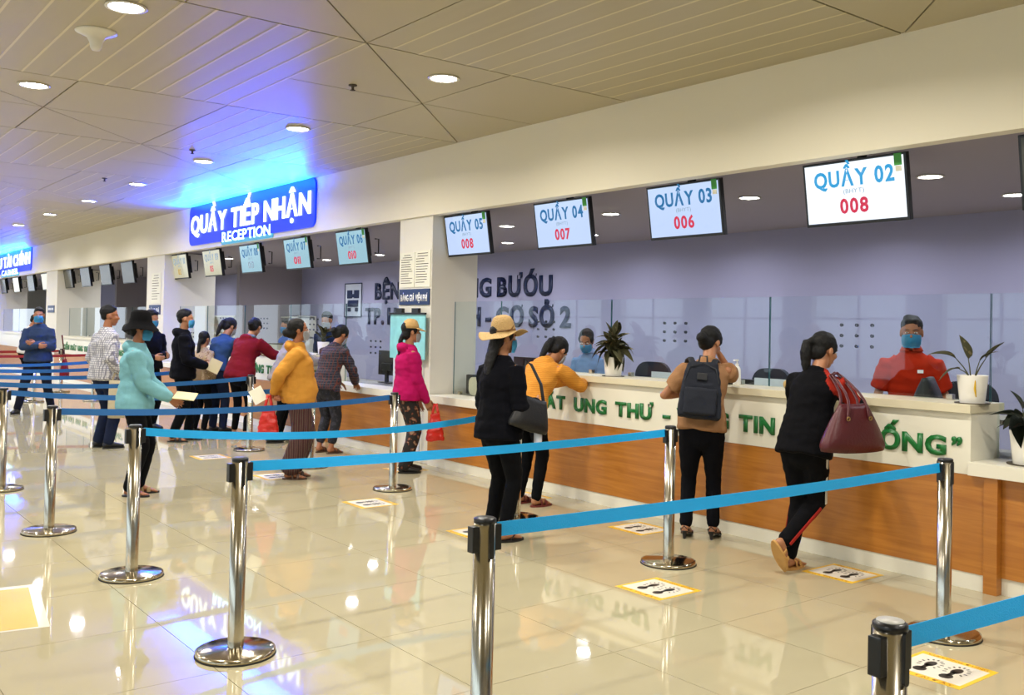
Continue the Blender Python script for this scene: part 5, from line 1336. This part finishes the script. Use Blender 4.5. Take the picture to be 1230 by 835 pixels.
b = bmesh.new(); lathe(b, [(0.012, -0.05), (0.033, -0.05), (0.033, 0.05), (0.012, 0.05), (0.012, -0.05)], n=24); mesh_obj('roll', b, MT['tan'], t, True, Matrix.Rotation(radians(90), 4, 'Y'))
def chair(x, y, rz, label, top=1.2):
    t = empty('office_chair', (x, y, 0), rz, label, 'chair', 'dark office chairs behind the glass')
    b = bmesh.new(); bx(b, -0.23, 0.23, -0.22, 0.22, 0.44, 0.51, 0, 0.03); mesh_obj('seat', b, MT['chair'], t, True)
    b = bmesh.new(); rbox(b, 0.42, top - 0.55, 0.14, 0.22, 0.27, 0, (top + 0.55) / 2)
    mesh_obj('backrest', b, MT['chair'], t, matrix=Matrix(((1, 0, 0, 0), (0, 0, 1, 0), (0, 1, 0, 0), (0, 0, 0, 1))))
    b = bmesh.new(); tube(b, [(0, 0, 0.08), (0, 0, 0.44)], [0.025, 0.03], 10); mesh_obj('gas_column', b, MT['black'], t)
    b = bmesh.new(); tube(b, [(0, 0.15, 0.46), (0, 0.27, 0.5), (0, 0.27, 0.7)], [0.018] * 3, 8); mesh_obj('back_support', b, MT['black'], t)
    for k in range(5):
        a = 2 * pi * k / 5; b = bmesh.new(); tube(b, [(0, 0, 0.09), (0.28 * cos(a), 0.28 * sin(a), 0.06)], [0.022, 0.014], 8); lg = mesh_obj('leg', b, MT['black'], t)
        b = bmesh.new(); ell(b, (0.28 * cos(a), 0.28 * sin(a), 0.028), (0.026, 0.026, 0.028), n=10); mesh_obj('caster', b, MT['black'], lg, True)
chair(7.0, 5.42, radians(-90), 'dark office chair back behind the frosted panel near the backpack visitor')
chair(7.05, 6.9, radians(-80), 'dark office chair back just right of the bushy plant')
chair(7.15, 6.45, radians(-95), 'dark navy office chair back left of the backpack visitor', 1.14)
chair(6.95, 2.2, radians(-90), 'dark office chair back behind the plant at the right edge', 1.22)
chair(7.0, 10.3, radians(-90), 'tall dark navy office chair behind the plaid shirt visitor', 1.28)
chair(7.15, 3.55, radians(-60), 'black office chair beside the red polo staff member', 1.18)
def monitor(x, y, z, rz, w, hh, label):
    t = empty('computer_monitor', (x, y, z), rz, label, 'monitor')
    b = bmesh.new(); bx(b, -w / 2, w / 2, -0.02, 0.02, 0.1, 0.1 + hh, 0, 0.006); mesh_obj('casing', b, MT['black'], t)
    b = bmesh.new(); bx(b, -w * 0.28, w * 0.28, -0.05, -0.02, 0.16, hh * 0.8, 0, 0.012); mesh_obj('rear_bulge', b, MT['black'], t)
    b = bmesh.new(); bx(b, -w / 2 + 0.015, w / 2 - 0.015, 0.02, 0.0215, 0.115, 0.085 + hh); mesh_obj('display', b, MT['scr_off'], t)
    b = bmesh.new(); bx(b, -0.03, 0.03, -0.05, -0.02, 0.0, 0.22); bx(b, -0.12, 0.12, -0.1, 0.08, 0, 0.012, 0, 0.003); mesh_obj('stand', b, MT['black'], t)
monitor(6.45, 7.95, 0.772, radians(-90), 0.5, 0.34, 'black computer monitor seen from behind, left of the straw hat visitor')
monitor(6.5, 5.2, 0.772, radians(-95), 0.44, 0.26, 'black computer monitor low behind the counter by the backpack visitor')
monitor(6.45, 10.85, 0.772, radians(-90), 0.5, 0.32, 'black computer monitor behind the glass of the second counter')
t = empty('printer', (6.38, 8.55, 0.772), 0, 'black printer with a beige curved paper guide behind the glass near the first column', 'printer')
b = bmesh.new(); bx(b, -0.16, 0.2, -0.26, 0.24, 0.0, 0.22, 0, 0.015); mesh_obj('printer_body', b, MT['black'], t)
b = bmesh.new(); rbox(b, 0.24, 0.2, 0.07, 0.0, 0.03, 0, 0.1); mesh_obj('paper_guide', b, MT['beige_plastic'], t, matrix=Matrix.Translation((-0.19, -0.02, 0)) @ Matrix(((0, 0, -1, 0), (-1, 0, 0, 0), (0, 1, 0, 0), (0, 0, 0, 1))))
b = bmesh.new(); bx(b, -0.05, 0.1, -0.16, 0.16, 0.22, 0.25, 0, 0.008); mesh_obj('paper_tray', b, MT['black'], t)
t = empty('handbag', (6.33, 3.44, 1.0), radians(20), 'dark rounded bag on the desk in front of the red polo staff member', 'bag')
b = bag_body(0.34, 0.22, 0.24, 0.85, 0.0, seed=12); mesh_obj('bag_body', b, bb, t, True)
box('desk_shelf', 6.2, 6.6, 1.6, 7.8, 0.97, 1.0, MT['desk']); tag(bpy.data.objects['desk_shelf'], 'grey shelf running behind the raised counter top', 'shelf')
for i, (y, c) in enumerate(((12.2, 'acrylic'), (14.0, 'beige_plastic'), (15.4, 'acrylic'))):
    t = empty('file_box', (6.35, y, 0.772), 0, 'pale box file %s behind the second counter glass' % ['nearest the grey hoodie', 'by the denim jacket', 'farthest along'][i], 'box')
    box('box_body', -0.12, 0.12, -0.16, 0.16, 0, 0.42, MT[c], t, 0.006); box('box_lid', -0.125, 0.125, -0.165, 0.165, 0.42, 0.44, MT['ink'], t, 0.004)
for i in range(4):
    t = empty('storage_rack', (9.5, 20.5 + i * 3.6, 0), 0, 'white shelving unit behind the %s counter glass' % ['third', 'third, farther left', 'farthest', 'farthest, last'][i], 'shelving')
    b = bmesh.new(); bx(b, 0.2, 0.24, -0.9, 0.9, 0, 1.7); mesh_obj('back_panel', b, MT['column'], t)
    for k in range(4): box('shelf', -0.2, 0.2, -0.9, 0.9, 0.3 + k * 0.45, 0.33 + k * 0.45, MT['column'], t)
    for s_ in (-0.9, 0.87): box('side_panel', -0.2, 0.2, s_, s_ + 0.03, 0, 1.7, MT['column'], t)
